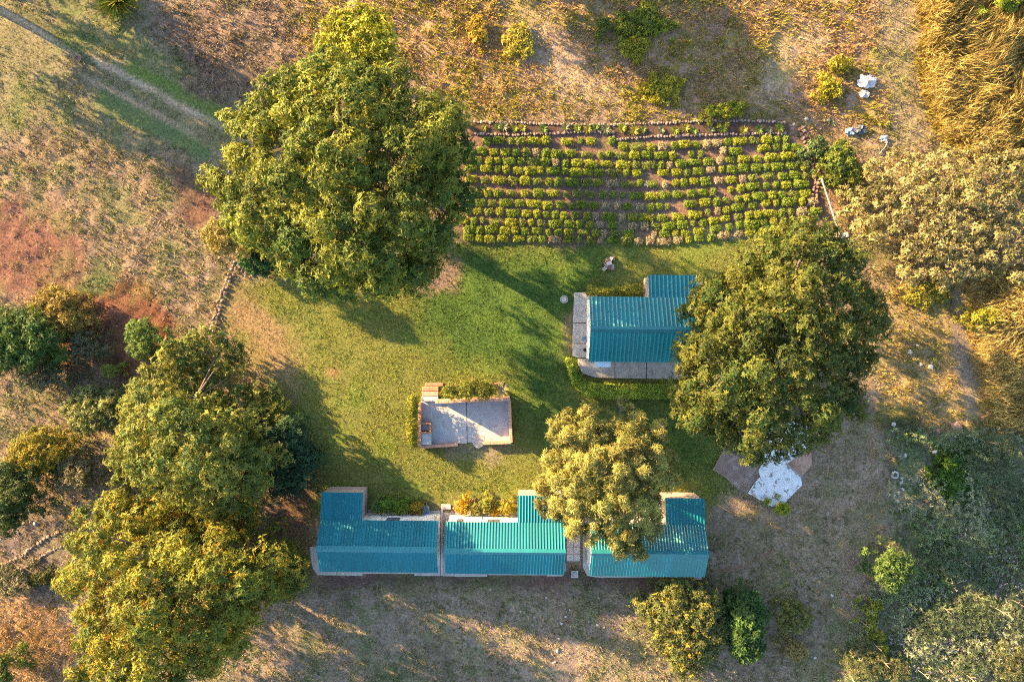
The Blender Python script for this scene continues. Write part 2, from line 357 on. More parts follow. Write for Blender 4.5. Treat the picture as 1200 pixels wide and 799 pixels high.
# ------------------------------------------------------------------ ground cover zones
# each zone: outline, softness (px), ground rgb, main blade rgb, second blade rgb, share of second, density 0-1, blade height, roughness of terrain
DRY = dict(g=(0.200, 0.150, 0.105), a=(0.270, 0.205, 0.115), b=(0.130, 0.130, 0.035), s=0.25, d=0.75, h=0.16, r=1.0)
ZONES = [
    # upper slope, dry with yellow-green weeds
    (('p', [(330, -400), (1080, -400), (1075, 60), (1060, 170), (940, 150), (560, 140), (470, 90), (340, 90)]), 40, dict(g=(0.25, 0.165, 0.105), a=(0.31, 0.20, 0.09), b=(0.23, 0.20, 0.03), s=0.5, d=1.0, h=0.29, r=1.9)),
    (('p', [(150, 20), (330, -10), (350, 60), (330, 110), (260, 140), (180, 90)]), 30, dict(g=(0.17, 0.115, 0.085), a=(0.22, 0.17, 0.12), b=(0.13, 0.10, 0.06), s=0.4, d=0.9, h=0.25, r=1.6)),
    (('p', [(600, 0), (640, 10), (690, 70), (720, 120), (680, 130), (610, 70)]), 25, dict(g=(0.29, 0.205, 0.14), a=(0.33, 0.25, 0.14), b=(0.22, 0.19, 0.05), s=0.35, d=0.7, h=0.14, r=1.0)),
    (('p', [(960, 50), (925, 130), (890, 125), (900, 60)]), 30, dict(g=(0.31, 0.225, 0.155), a=(0.35, 0.26, 0.15), b=(0.22, 0.2, 0.05), s=0.3, d=0.7, h=0.12, r=1.0)),
    # south side, grey-tan short dry grass
    (('p', [(250, 690), (900, 690), (1010, 600), (1010, 800), (960, 1200), (100, 1200), (220, 760)]), 40, dict(g=(0.215, 0.160, 0.115), a=(0.290, 0.225, 0.140), b=(0.115, 0.140, 0.045), s=0.42, d=1.0, h=0.15, r=0.9)),
    (('p', [(860, 560), (960, 520), (1020, 470), (1040, 560), (1010, 650), (900, 680), (840, 640)]), 35, dict(g=(0.235, 0.170, 0.115), a=(0.30, 0.225, 0.13), b=(0.13, 0.14, 0.05), s=0.3, d=0.9, h=0.13, r=0.6)),
    # left side scrub
    (('p', [(-300, 130), (180, 150), (260, 220), (290, 320), (240, 400), (130, 430), (130, 560), (70, 620), (0, 700), (-300, 700)]), 40, dict(g=(0.185, 0.130, 0.090), a=(0.250, 0.195, 0.110), b=(0.145, 0.160, 0.055), s=0.55, d=0.9, h=0.18, r=1.6)),
    (('p', [(-300, -200), (130, -100), (190, 60), (280, 150), (230, 190), (130, 160), (0, 150), (-300, 130)]), 30, dict(g=(0.175, 0.150, 0.085), a=(0.20, 0.175, 0.08), b=(0.09, 0.13, 0.03), s=0.5, d=0.8, h=0.1, r=0.6)),
    # lawn: outer dry skirt and green heart
    (('p', [(268, 330), (330, 330), (480, 290), (545, 276), (700, 283), (905, 268), (960, 330), (880, 470), (870, 560), (830, 600), (640, 600), (365, 600), (345, 540), (330, 470), (285, 410), (255, 385)]), 14, dict(g=(0.130, 0.135, 0.036), a=(0.215, 0.215, 0.034), b=(0.115, 0.165, 0.026), s=0.4, d=1.0, h=0.085, r=0.15)),
    (('p', [(262, 335), (300, 345), (350, 400), (345, 470), (290, 420), (255, 388)]), 25, dict(g=(0.21, 0.145, 0.075), a=(0.23, 0.17, 0.06), b=(0.13, 0.14, 0.03), s=0.4, d=0.8, h=0.07, r=0.3)),
    (('p', [(470, 320), (545, 285), (700, 290), (690, 340), (665, 420), (680, 470), (790, 470), (840, 520), (800, 560), (640, 520), (610, 470), (580, 440), (500, 400)]), 45, dict(g=(0.050, 0.088, 0.020), a=(0.062, 0.118, 0.022), b=(0.095, 0.145, 0.026), s=0.3, d=1.0, h=0.085, r=0.1)),
    (('p', ell(388, 434, 9, 5)), 8, dict(g=(0.24, 0.14, 0.07), a=(0.2, 0.15, 0.05), b=(0.13, 0.12, 0.03), s=0.4, d=0.3, h=0.05, r=0.3)),
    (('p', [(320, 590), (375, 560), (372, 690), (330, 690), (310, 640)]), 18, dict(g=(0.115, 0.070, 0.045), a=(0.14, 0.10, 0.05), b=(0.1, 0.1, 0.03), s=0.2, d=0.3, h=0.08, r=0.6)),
    (('p', [(515, 525), (600, 525), (570, 545), (530, 540)]), 14, dict(g=(0.22, 0.175, 0.125), a=(0.22, 0.19, 0.1), b=(0.085, 0.12, 0.03), s=0.5, d=0.6, h=0.05, r=0.2)),
    (('p', [(660, 370), (672, 360), (672, 415), (660, 412)]), 6, dict(g=(0.2, 0.14, 0.09), a=(0.15, 0.14, 0.05), b=(0.07, 0.1, 0.02), s=0.5, d=0.4, h=0.05, r=0.2)),
    # strip of bare earth behind the row of houses
    (('p', [(375, 668), (830, 674), (832, 692), (640, 690), (500, 686), (380, 690)]), 12, dict(g=(0.105, 0.065, 0.050), a=(0.16, 0.12, 0.08), b=(0.07, 0.09, 0.03), s=0.3, d=0.35, h=0.08, r=0.5)),
    # withered groundcover under the big tree, mulch
    (('p', ell(508, 318, 34, 30)), 12, dict(g=(0.180, 0.120, 0.098), a=(0.20, 0.14, 0.11), b=(0.09, 0.10, 0.03), s=0.15, d=0.9, h=0.12, r=0.6)),
    (('p', [(205, 200), (245, 205), (255, 240), (235, 268), (205, 250)]), 12, dict(g=(0.125, 0.068, 0.046), a=(0.14, 0.09, 0.06), b=(0.1, 0.08, 0.05), s=0.3, d=0.35, h=0.08, r=1.5)),
    # red soil
    (('p', [(-200, 235), (30, 235), (75, 250), (112, 292), (86, 345), (30, 345), (0, 335), (-200, 380)]), 26, dict(g=(0.135, 0.066, 0.048), a=(0.22, 0.15, 0.09), b=(0.15, 0.14, 0.05), s=0.35, d=0.34, h=0.11, r=1.4)),
    (('p', [(86, 345), (120, 320), (185, 335), (205, 380), (185, 420), (150, 450), (110, 430), (60, 440), (80, 390)]), 16, dict(g=(0.125, 0.055, 0.034), a=(0.16, 0.09, 0.05), b=(0.14, 0.12, 0.04), s=0.3, d=0.25, h=0.1, r=2.6)),
    (('p', [(86, 345), (120, 300), (135, 325), (110, 348)]), 8, dict(g=(0.11, 0.11, 0.05), a=(0.13, 0.14, 0.06), b=(0.09, 0.12, 0.04), s=0.3, d=1, h=0.12, r=1.0)),
    (('p', [(0, 600), (70, 590), (80, 700), (60, 720), (0, 720)]), 20, dict(g=(0.15, 0.115, 0.095), a=(0.19, 0.15, 0.11), b=(0.1, 0.09, 0.05), s=0.3, d=0.7, h=0.15, r=1.4)),
    (('p', [(-100, 700), (80, 700), (95, 760), (80, 900), (-100, 900)]), 16, dict(g=(0.31, 0.20, 0.12), a=(0.34, 0.23, 0.12), b=(0.25, 0.18, 0.08), s=0.3, d=0.9, h=0.2, r=1.5)),
    # allotment
    (('p', [(545, 142), (735, 145), (925, 142), (960, 190), (975, 270), (900, 268), (880, 276), (700, 286), (540, 282), (520, 220)]), 7, dict(g=(0.165, 0.098, 0.075), a=(0.22, 0.15, 0.1), b=(0.12, 0.13, 0.04), s=0.3, d=0.22, h=0.06, r=0.6)),
    (('p', [(690, 225), (770, 225), (790, 265), (700, 265)]), 20, dict(g=(0.185, 0.125, 0.095), a=(0.24, 0.18, 0.12), b=(0.12, 0.13, 0.04), s=0.3, d=0.35, h=0.06, r=0.4)),
    (('p', [(800, 268), (935, 262), (930, 276), (820, 282)]), 8, dict(g=(0.34, 0.25, 0.18), a=(0.3, 0.24, 0.15), b=(0.12, 0.13, 0.04), s=0.3, d=0.3, h=0.06, r=0.3)),
    (('p', [(935, 150), (960, 190), (968, 240), (990, 270), (1010, 240), (1010, 170), (985, 140)]), 10, dict(g=(0.24, 0.145, 0.10), a=(0.24, 0.19, 0.08), b=(0.12, 0.14, 0.03), s=0.5, d=0.7, h=0.2, r=1.5)),
    # right hand side
    (('p', [(1010, -200), (1062, -200), (1072, 75), (1088, 170), (1045, 175), (1030, 80)]), 14, dict(g=(0.205, 0.160, 0.100), a=(0.27, 0.21, 0.10), b=(0.17, 0.17, 0.05), s=0.45, d=0.9, h=0.15, r=0.9)),
    (('p', [(1066, -300), (1700, -300), (1700, 200), (1120, 190), (1080, 150)]), 14, dict(g=(0.22, 0.145, 0.055), a=(0.36, 0.24, 0.07), b=(0.25, 0.2, 0.03), s=0.4, d=0.8, h=0.5, r=1.2)),
    (('p', [(1030, 320), (1140, 320), (1160, 500), (1030, 500)]), 20, dict(g=(0.25, 0.175, 0.085), a=(0.30, 0.215, 0.07), b=(0.17, 0.17, 0.03), s=0.45, d=0.9, h=0.2, r=1.3)),
    (('p', [(1125, 330), (1700, 200), (1700, 500), (1160, 500)]), 14, dict(g=(0.26, 0.165, 0.06), a=(0.40, 0.265, 0.08), b=(0.3, 0.22, 0.05), s=0.4, d=0.8, h=0.5, r=1.0)),
    (('p', [(1110, 340), (1125, 345), (1152, 490), (1138, 492), (1122, 440)]), 6, dict(g=(0.20, 0.155, 0.11), a=(0.28, 0.21, 0.11), b=(0.16, 0.16, 0.05), s=0.4, d=0.6, h=0.08, r=0.3)),
    # shaded thicket ground
    (('p', [(1035, 505), (1700, 490), (1700, 1200), (930, 1200), (985, 790), (1010, 700), (1050, 640), (1040, 560)]), 22, dict(g=(0.175, 0.150, 0.105), a=(0.240, 0.245, 0.145), b=(0.140, 0.195, 0.070), s=0.5, d=1.0, h=0.26, r=1.6)),
    (('p', [(1100, 520), (1145, 520), (1150, 570), (1110, 600), (1095, 570)]), 12, dict(g=(0.06, 0.085, 0.025), a=(0.055, 0.115, 0.02), b=(0.09, 0.14, 0.03), s=0.3, d=1.0, h=0.25, r=1.0)),
    (('p', [(1035, 480), (1085, 490), (1080, 530), (1040, 520)]), 12, dict(g=(0.10, 0.085, 0.05), a=(0.075, 0.095, 0.035), b=(0.06, 0.1, 0.03), s=0.3, d=1.0, h=0.2, r=1.0)),
    # wheel tracks and paths: bare pale earth along a line
    (('l', [(-60, -15), (15, 18), (80, 58), (140, 84), (200, 118), (275, 155), (330, 190)], 3.2), 2.5, dict(g=(0.36, 0.27, 0.19), a=(0.3, 0.24, 0.14), b=(0.15, 0.15, 0.05), s=0.3, d=0.12, h=0.05, r=0.1)),
    (('l', [(100, 90), (175, 128), (215, 152), (270, 190)], 2.5), 3.5, dict(g=(0.29, 0.205, 0.145), a=(0.26, 0.2, 0.12), b=(0.12, 0.14, 0.04), s=0.4, d=0.3, h=0.05, r=0.1)),
    (('l', [(20, 10), (70, 45), (110, 75)], 3), 3, dict(g=(0.07, 0.08, 0.03), a=(0.06, 0.1, 0.02), b=(0.1, 0.13, 0.03), s=0.3, d=1, h=0.07, r=0.1)),
    (('l', [(150, 78), (215, 110), (268, 138)], 7), 6, dict(g=(0.10, 0.13, 0.035), a=(0.12, 0.17, 0.03), b=(0.09, 0.14, 0.03), s=0.3, d=1, h=0.08, r=0.1)),
    (('l', [(120, 115), (180, 150), (240, 178)], 11), 8, dict(g=(0.085, 0.115, 0.045), a=(0.09, 0.14, 0.045), b=(0.12, 0.14, 0.05), s=0.3, d=1, h=0.08, r=0.1)),
    (('l', [(836, 670), (870, 664), (890, 655), (905, 645)], 1.6), 2, dict(g=(0.20, 0.10, 0.065), a=(0.2, 0.14, 0.08), b=(0.1, 0.1, 0.03), s=0.3, d=0.1, h=0.04, r=0.1)),
    (('l', [(724, 462), (728, 482)], 1.6), 2, dict(g=(0.22, 0.17, 0.12), a=(0.2, 0.15, 0.08), b=(0.1, 0.12, 0.03), s=0.3, d=0.2, h=0.04, r=0.1)),
]


def cover(x, y):
    """ground colour, blade colours, density, blade height and roughness at world points"""
    px = x * PXM + 600.0; py = 399.5 - y * PXM
    n1 = (fbm(x, y, 0.35, 1, 4) - 0.5) * 2; n2 = (fbm(x, y, 0.35, 5, 4) - 0.5) * 2
    n3 = (fbm(x, y, 2.2, 3, 3) - 0.5) * 2
    g = np.tile(np.array(DRY['g']), (x.size, 1)); a = np.tile(np.array(DRY['a']), (x.size, 1)); b = np.tile(np.array(DRY['b']), (x.size, 1))
    q = np.tile(np.array([DRY['s'], DRY['d'], DRY['h'], DRY['r']]), (x.size, 1))
    for shp, soft, z in ZONES:
        wob = min(soft, 30)
        qx = px + n1 * wob + n3 * wob * 0.5; qy = py + n2 * wob + n3 * wob * 0.5
        if shp[0] == 'p':
            d = poly_sdf(qx, qy, shp[1])
        else:
            d = shp[2] - line_dist(qx, qy, shp[1])
        w = np.clip(d / soft * 0.9 + 0.5, 0, 1)[:, None]
        g += (np.array(z['g']) - g) * w; a += (np.array(z['a']) - a) * w; b += (np.array(z['b']) - b) * w
        q += (np.array([z['s'], z['d'], z['h'], z['r']]) - q) * w
    return g, a, b, q


def terrain(x, y, r):
    return ((fbm(x, y, 0.9, 2, 4) - 0.5) * 0.16 + (fbm(x, y, 3.1, 6, 2) - 0.5) * 0.07) * r - 0.02


# built-on places where no blade grows: (outline in px)
KEEP_OUT = [
    [(670, 341), (820, 341), (820, 446), (690, 446), (670, 422)],
    [(492, 448), (602, 448), (602, 524), (492, 526)],
    [(363, 572), (516, 572), (516, 676), (363, 676)],
    [(510, 594), (530, 594), (530, 676), (510, 676)],
    [(520, 574), (663, 574), (663, 678), (520, 678)],
    [(660, 576), (690, 576), (690, 660), (660, 660)],
    [(680, 576), (826, 576), (826, 678), (680, 678)],
]


def grid_axis(lo, hi, step, far):
    a = list(np.arange(lo, hi + step * 0.5, step))
    d = step; p = a[-1]; up = []
    while p < far:
        d *= 1.45; p += d; up.append(p)
    d = step; p = a[0]; dn = []
    while p > -far:
        d *= 1.45; p -= d; dn.append(p)
    return np.array(dn[::-1] + a + up)


def fill_mesh(name, verts, faces_flat, nper, mat, cols=None, smooth=False):
    me = bpy.data.meshes.new(name)
    nv = len(verts); nf = len(faces_flat) // nper
    me.vertices.add(nv); me.vertices.foreach_set('co', np.asarray(verts, np.float32).ravel())
    me.loops.add(nf * nper); me.loops.foreach_set('vertex_index', np.asarray(faces_flat, np.int32))
    me.polygons.add(nf); me.polygons.foreach_set('loop_start', np.arange(0, nf * nper, nper, dtype=np.int32))
    if smooth:
        me.polygons.foreach_set('use_smooth', np.ones(nf, bool))
    if cols is not None:
        at = me.attributes.new('Col', 'FLOAT_COLOR', 'POINT')
        c4 = np.ones((nv, 4), np.float32); c4[:, :3] = np.clip(cols, 0.002, 0.95)
        at.data.foreach_set('color', c4.ravel())
    me.materials.append(mat)
    me.update(calc_edges=True)
    me.validate()
    return me


# ------------------------------------------------------------------ ground sheet
def make_ground():
    xs = grid_axis(-46, 46, 0.25, 900); ys = grid_axis(-33, 33, 0.25, 900)
    X, Y = np.meshgrid(xs, ys); x = X.ravel(); y = Y.ravel()
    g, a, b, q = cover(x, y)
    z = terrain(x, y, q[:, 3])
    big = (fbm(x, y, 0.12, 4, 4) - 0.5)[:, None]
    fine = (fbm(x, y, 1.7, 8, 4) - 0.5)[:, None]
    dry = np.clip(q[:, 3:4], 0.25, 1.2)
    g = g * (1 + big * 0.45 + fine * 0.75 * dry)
    gn = np.clip((fbm(x, y, 0.55, 9, 4) - 0.5) * 5, 0, 1)[:, None] * 0.5
    g = g * (1 - gn) + b * gn
    # lay the ground flat and slightly low under what is built on it
    px = x * PXM + 600; py = 399.5 - y * PXM
    for poly in KEEP_OUT:
        w = np.clip(poly_sdf(px, py, poly) / 6 + 1, 0, 1)
        z = z * (1 - w) + (-0.03) * w
    nx, ny = len(xs), len(ys)
    i = np.arange(nx * ny).reshape(ny, nx)
    f = np.stack([i[:-1, :-1], i[:-1, 1:], i[1:, 1:], i[1:, :-1]], -1).ravel()
    m, nt, bs = new_mat('ground')
    at = nt.nodes.new('ShaderNodeAttribute'); at.attribute_name = 'Col'
    tc = nt.nodes.new('ShaderNodeTexCoord')
    prev = at.outputs['Color']
    for sc, lo, hi, k in ((5.5, 0.55, 1.45, 1), (19.0, 0.55, 1.45, 1)):
        n = nt.nodes.new('ShaderNodeTexNoise'); n.inputs['Scale'].default_value = sc; n.inputs['Detail'].default_value = 7; n.inputs['Roughness'].default_value = 0.65
        nt.links.new(tc.outputs['Object'], n.inputs['Vector'])
        mr = nt.nodes.new('ShaderNodeMapRange'); mr.inputs[1].default_value = 0.3; mr.inputs[2].default_value = 0.7; mr.inputs[3].default_value = lo; mr.inputs[4].default_value = hi
        nt.links.new(n.outputs['Fac'], mr.inputs[0])
        mx = nt.nodes.new('ShaderNodeMix'); mx.data_type = 'RGBA'; mx.blend_type = 'MULTIPLY'; mx.inputs['Factor'].default_value = 1
        nt.links.new(prev, mx.inputs['A']); nt.links.new(mr.outputs[0], mx.inputs['B'])
        prev = mx.outputs['Result']
    nt.links.new(prev, bs.inputs['Base Color'])
    bs.inputs['Roughness'].default_value = 0.95; bs.inputs['Specular IOR Level'].default_value = 0.1
    nb = nt.nodes.new('ShaderNodeTexNoise'); nb.inputs['Scale'].default_value = 7; nb.inputs['Detail'].default_value = 6; nb.inputs['Roughness'].default_value = 0.65
    nt.links.new(tc.outputs['Object'], nb.inputs['Vector'])
    bp = nt.nodes.new('ShaderNodeBump'); bp.inputs['Strength'].default_value = 0.55; bp.inputs['Distance'].default_value = 0.08
    nt.links.new(nb.outputs['Fac'], bp.inputs['Height']); nt.links.new(bp.outputs[0], bs.inputs['Normal'])
    me = fill_mesh('ground', np.stack([x, y, z], 1), f, 4, m, g, smooth=True)
    tag(link('ground', me), kind='structure')


make_ground()


# ------------------------------------------------------------------ blades and leaves
def blades(pos, tip, wid, col, coltip=None):
    """one triangle for each blade: pos, tip (N,3), wid (N,), col (N,3)"""
    n = len(pos)
    d = tip - pos
    s = np.stack([-d[:, 1], d[:, 0], np.zeros(n)], 1)
    ln = np.linalg.norm(s, axis=1, keepdims=True)
    ang = NR.random(n) * 6.283
    rnd = np.stack([np.cos(ang), np.sin(ang), np.zeros(n)], 1)
    s = np.where(ln > 1e-3, s / np.maximum(ln, 1e-6), rnd) * wid[:, None] * 0.5
    v = np.stack([pos - s, pos + s, tip], 1).reshape(-1, 3)
    ct = col if coltip is None else coltip
    c = np.stack([col, col, ct], 1).reshape(-1, 3)
    return v, np.arange(3 * n), c


def tufts(n, region, hscale=1.0, nb=4, test=None, wmul=1.0):
    x0, x1, y0, y1 = region
    x = NR.uniform(x0, x1, n); y = NR.uniform(y0, y1, n)
    px = x * PXM + 600; py = 399.5 - y * PXM
    keep = np.ones(n, bool)
    for poly in KEEP_OUT:
        keep &= poly_sdf(px, py, poly) < 1.2
    x, y = x[keep], y[keep]
    g, a, b, q = cover(x, y)
    clump = fbm(x, y, 0.9, 7, 3)
    keep = NR.random(len(x)) < q[:, 1] * np.clip(0.25 + 1.7 * (clump - 0.2), 0.12, 1)
    if test is not None: keep &= test(x, y, q)
    x, y, a, b, q = x[keep], y[keep], a[keep], b[keep], q[keep]
    z = terrain(x, y, q[:, 3]) - 0.01
    n = len(x)
    pick = (fbm(x, y, 0.6, 10, 3) + NR.normal(0, 0.10, n)) < (0.36 + 0.28 * q[:, 0])
    col = np.where(pick[:, None], b, a) * NR.uniform(0.6, 1.4, (n, 1)) * NR.uniform(0.93, 1.07, (n, 3))
    h = q[:, 2] * NR.uniform(0.5, 1.6, n) * hscale
    P0 = np.repeat(np.stack([x, y, z], 1), nb, 0); C = np.repeat(col, nb, 0) * NR.uniform(0.8, 1.2, (n * nb, 1)); H = np.repeat(h, nb)
    m = n * nb
    ang = NR.random(m) * 6.283; lean = NR.uniform(0.3, 1.3, m)
    jit = NR.normal(0, 1, (m, 2)) * np.minimum(H, 0.3)[:, None] * 0.45
    P0[:, :2] += jit
    tip = P0 + np.stack([np.cos(ang) * np.sin(lean) * H, np.sin(ang) * np.sin(lean) * H, np.cos(lean) * H + 0.01], 1)
    return blades(P0, tip, np.clip(H * 0.35, 0.03, 0.09) * NR.uniform(0.7, 1.3, m) * wmul, C, C * 1.15)


def kites(base, axis, nrm, ln, wd, col):
    """folded leaf of two triangles"""
    n = len(base)
    side = np.cross(axis, nrm); side /= np.maximum(np.linalg.norm(side, axis=1, keepdims=True), 1e-6)
    mid = base + axis * (ln * 0.45)[:, None]
    up = np.cross(side, axis)
    l = mid + side * (wd * 0.5)[:, None] + up * (wd * 0.18)[:, None]
    r = mid - side * (wd * 0.5)[:, None] + up * (wd * 0.18)[:, None]
    t = base + axis * ln[:, None] - up * (ln * 0.10)[:, None]
    v = np.stack([base, r, t, l], 1).reshape(-1, 3)
    k = np.arange(n)[:, None] * 4
    f = np.concatenate([k, k + 1, k + 2, k, k + 2, k + 3], 1).ravel()
    c = np.repeat(col, 4, 0)
    return v, f, c


def unit(v):
    return v / np.maximum(np.linalg.norm(v, axis=1, keepdims=True), 1e-6)


def rosettes(pos, nrm, nl, ln, wd, col, droop=0.35, jit=0.25):
    """nl leaves spreading from each twig tip"""
    n = len(pos)
    ref = np.where(np.abs(nrm[:, 2:3]) > 0.9, np.array([[1.0, 0, 0]]), np.array([[0, 0, 1.0]]))
    t1 = unit(np.cross(nrm, ref)); t2 = np.cross(nrm, t1)
    m = n * nl
    ang = (np.tile(np.arange(nl), n) / nl * 6.283) + np.repeat(NR.random(n) * 6.283, nl) + NR.normal(0, jit, m)
    T1 = np.repeat(t1, nl, 0); T2 = np.repeat(t2, nl, 0); N = np.repeat(nrm, nl, 0)
    lift = NR.uniform(-0.15, 0.75, m)[:, None]
    ax = unit(T1 * np.cos(ang)[:, None] + T2 * np.sin(ang)[:, None] + N * lift + np.array([[0, 0, -droop]]) * NR.random((m, 1)))
    L = ln * NR.uniform(0.65, 1.25, m); Wd = wd * NR.uniform(0.7, 1.25, m)
    C = np.repeat(col, nl, 0) * NR.uniform(0.8, 1.2, (m, 1))
    B = np.repeat(pos, nl, 0) + NR.normal(0, 0.03, (m, 3))
    return kites(B, ax, unit(N + NR.normal(0, 0.25, (m, 3))), L, Wd, C)


def join(parts):
    vs, fs, cs = [], [], []; o = 0
    for v, f, c in parts:
        vs.append(v); fs.append(f + o); cs.append(c); o += len(v)
    return np.concatenate(vs), np.concatenate(fs), np.concatenate(cs)


def leaf_object(name, parts, parent=None, mat=None, loc=None):
    v, f, c = join(parts)
    return link(name, fill_mesh(name, v, f, 3, mat or M_LEAF, c), parent, loc)


def crown_lobes(poly, ztop, zedge, zbot, lr, spacing, seed, shape=None):
    """foliage masses that fill a crown of the outline poly (px): centres and radii in metres"""
    rng = np.random.default_rng(seed)
    pa = np.array(poly, float)
    lo, hi = pa.min(0), pa.max(0)
    out = []
    cand = rng.uniform(lo, hi, (2600, 2))
    sd = poly_sdf(cand[:, 0], cand[:, 1], poly) / PXM
    dmax = max(sd.max(), 0.2)
    for (cx, cy), d in zip(cand, sd):
        r = lr * rng.uniform(0.65, 1.2)
        if d < r * 0.62: continue
        t = min(d / dmax, 1.0)
        zt = zedge + (ztop - zedge) * math.sqrt(max(0, 1 - (1 - t) ** 2)) + rng.normal(0, 0.085) * (ztop - zedge)
        if shape: zt = max(shape(cx, cy, zt), r * 1.2)
        c = P(cx, cy, max(zt - r * 0.7, r * 0.5))
        if any((c.x - o[0]) ** 2 + (c.y - o[1]) ** 2 + (c.z - o[2]) ** 2 < (spacing * (r + o[3])) ** 2 for o in out): continue
        out.append((c.x, c.y, c.z, r))
    low = []
    for (x, y, z, r) in out:
        if rng.random() < 0.55 and z - zbot > r * 1.6:
            low.append((x * 0.97 + rng.normal(0, 0.2), y * 0.97 + rng.normal(0, 0.2), zbot + (z - zbot) * rng.uniform(0.15, 0.6), r * 0.95))
    return out, low


def foliage(lobes, low, per, nl, ln, wd, c1, c2, seed, flat=0.85, droop=0.35, lobevar=0.22, c3=None, c3share=0.0):
    rng = np.random.default_rng(seed)
    pos, nrm, col = [], [], []
    for li, (x, y, z, r) in enumerate(list(lobes) + list(low)):
        k = int(per * r * r * (1.0 if li < len(lobes) else 0.5)) + 4
        d = rng.normal(0, 1, (k, 3)); d = unit(d)
        d[:, 2] = np.where(d[:, 2] < -0.45, -d[:, 2], d[:, 2])
        rr = r * (0.55 + 0.5 * rng.random(k) ** 0.6) * (1 + 0.22 * rng.normal(0, 1, k))
        # ragged sub-masses
        bump = 1 + 0.18 * np.sin(d[:, 0] * 5 + li) * np.sin(d[:, 1] * 6 + li * 2)
        p = np.array([x, y, z]) + d * (rr * bump)[:, None] * np.array([1, 1, flat])
        pos.append(p); nrm.append(unit(d + np.array([0, 0, 0.45]) + rng.normal(0, 0.25, (k, 3))))
        mix = np.clip(rng.normal(0.5, 0.28, (k, 1)) + rng.normal(0, 0.25), 0, 1)
        c = np.array(c1) * (1 - mix) + np.array(c2) * mix
        if c3 is not None:
            c = np.where(rng.random((k, 1)) < c3share, np.array(c3), c)
        col.append(c * max(0.5, 1 + rng.normal(0, lobevar * 0.6)))
    pos = np.concatenate(pos); nrm = np.concatenate(nrm); col = np.concatenate(col)
    pos[:, 2] = np.maximum(pos[:, 2], 0.04)
    return rosettes(pos, nrm, nl, ln, wd, col, droop)


def limbs(base, lobes, rtrunk, rng, fork=0.35, share=0.5, seg=6, stems=1):
    """tapered trunk that divides into limbs reaching the foliage masses"""
    mb = MB()
    L = sorted(lobes, key=lambda o: rng.random())[:max(3, int(len(lobes) * share))]
    zt = max(o[2] for o in lobes)
    zf = zt * fork
    B = Vector((base[0], base[1], -0.12))
    F = Vector((base[0] + rng.uniform(-.2, .2), base[1] + rng.uniform(-.2, .2), zf))
    mb.tube([B, B + Vector((0, 0, 0.3)), (B + F) / 2 + Vector((rng.uniform(-.1, .1), rng.uniform(-.1, .1), 0)), F], [rtrunk * 1.5, rtrunk * 1.15, rtrunk, rtrunk * 0.85], 9)
    # main limbs towards sectors
    k = min(7, max(3, len(L) // 6))
    mains = []
    for i in range(k):
        a = 6.283 * i / k + rng.uniform(-.3, .3)
        sec = [o for o in L if (o[0] - F.x) * math.cos(a) + (o[1] - F.y) * math.sin(a) > 0.2]
        if not sec: continue
        t = Vector((sum(o[0] for o in sec) / len(sec), sum(o[1] for o in sec) / len(sec), sum(o[2] for o in sec) / len(sec) * 0.9))
        m = (F + t) / 2 + Vector((rng.uniform(-.3, .3), rng.uniform(-.3, .3), rng.uniform(0, .4)))
        mb.tube([F - Vector((0, 0, zf * 0.1)), m, t], [rtrunk * 0.6, rtrunk * 0.45, rtrunk * 0.28], 7)
        mains.append((m, t))
    for o in L:
        c = Vector(o[:3])
        if mains:
            s = min((p for mt in mains for p in mt), key=lambda p: (p - c).length)
        else:
            s = F
        m = (s + c) / 2 + Vector((rng.uniform(-.2, .2), rng.uniform(-.2, .2), rng.uniform(-.1, .3)))
        mb.tube([s, m, c], [rtrunk * 0.24, rtrunk * 0.16, rtrunk * 0.07], 5)
    return mb


def tree(name, label, poly, ztop, zedge, zbot, lr, spacing, per, nl, ln, wd, c1, c2, seed, trunk=0.3, cat='tree', group=None, base=None, share=0.5, flat=0.85, droop=0.35, c3=None, c3share=0.0, fork=0.35, lobevar=0.22, bark=None, shape=None):
    lobes, low = crown_lobes(poly, ztop, zedge, zbot, lr, spacing, seed, shape)
    if not lobes:
        return None
    if base is None:
        base = (sum(o[0] for o in lobes) / len(lobes), sum(o[1] for o in lobes) / len(lobes))
    root = empty(name, (base[0], base[1], 0))
    tag(root, label, cat, group)
    rng = random.Random(seed)
    rel = [(o[0] - base[0], o[1] - base[1], o[2], o[3]) for o in lobes]
    rlow = [(o[0] - base[0], o[1] - base[1], o[2], o[3]) for o in low]
    limbs((0, 0), rel, trunk, rng, fork, share).build('trunk', bark or M_BARK, root)
    leaf_object('crown', [foliage(rel, rlow, per, nl, ln, wd, c1, c2, seed + 100, flat, droop, lobevar, c3, c3share)], root)
    return root


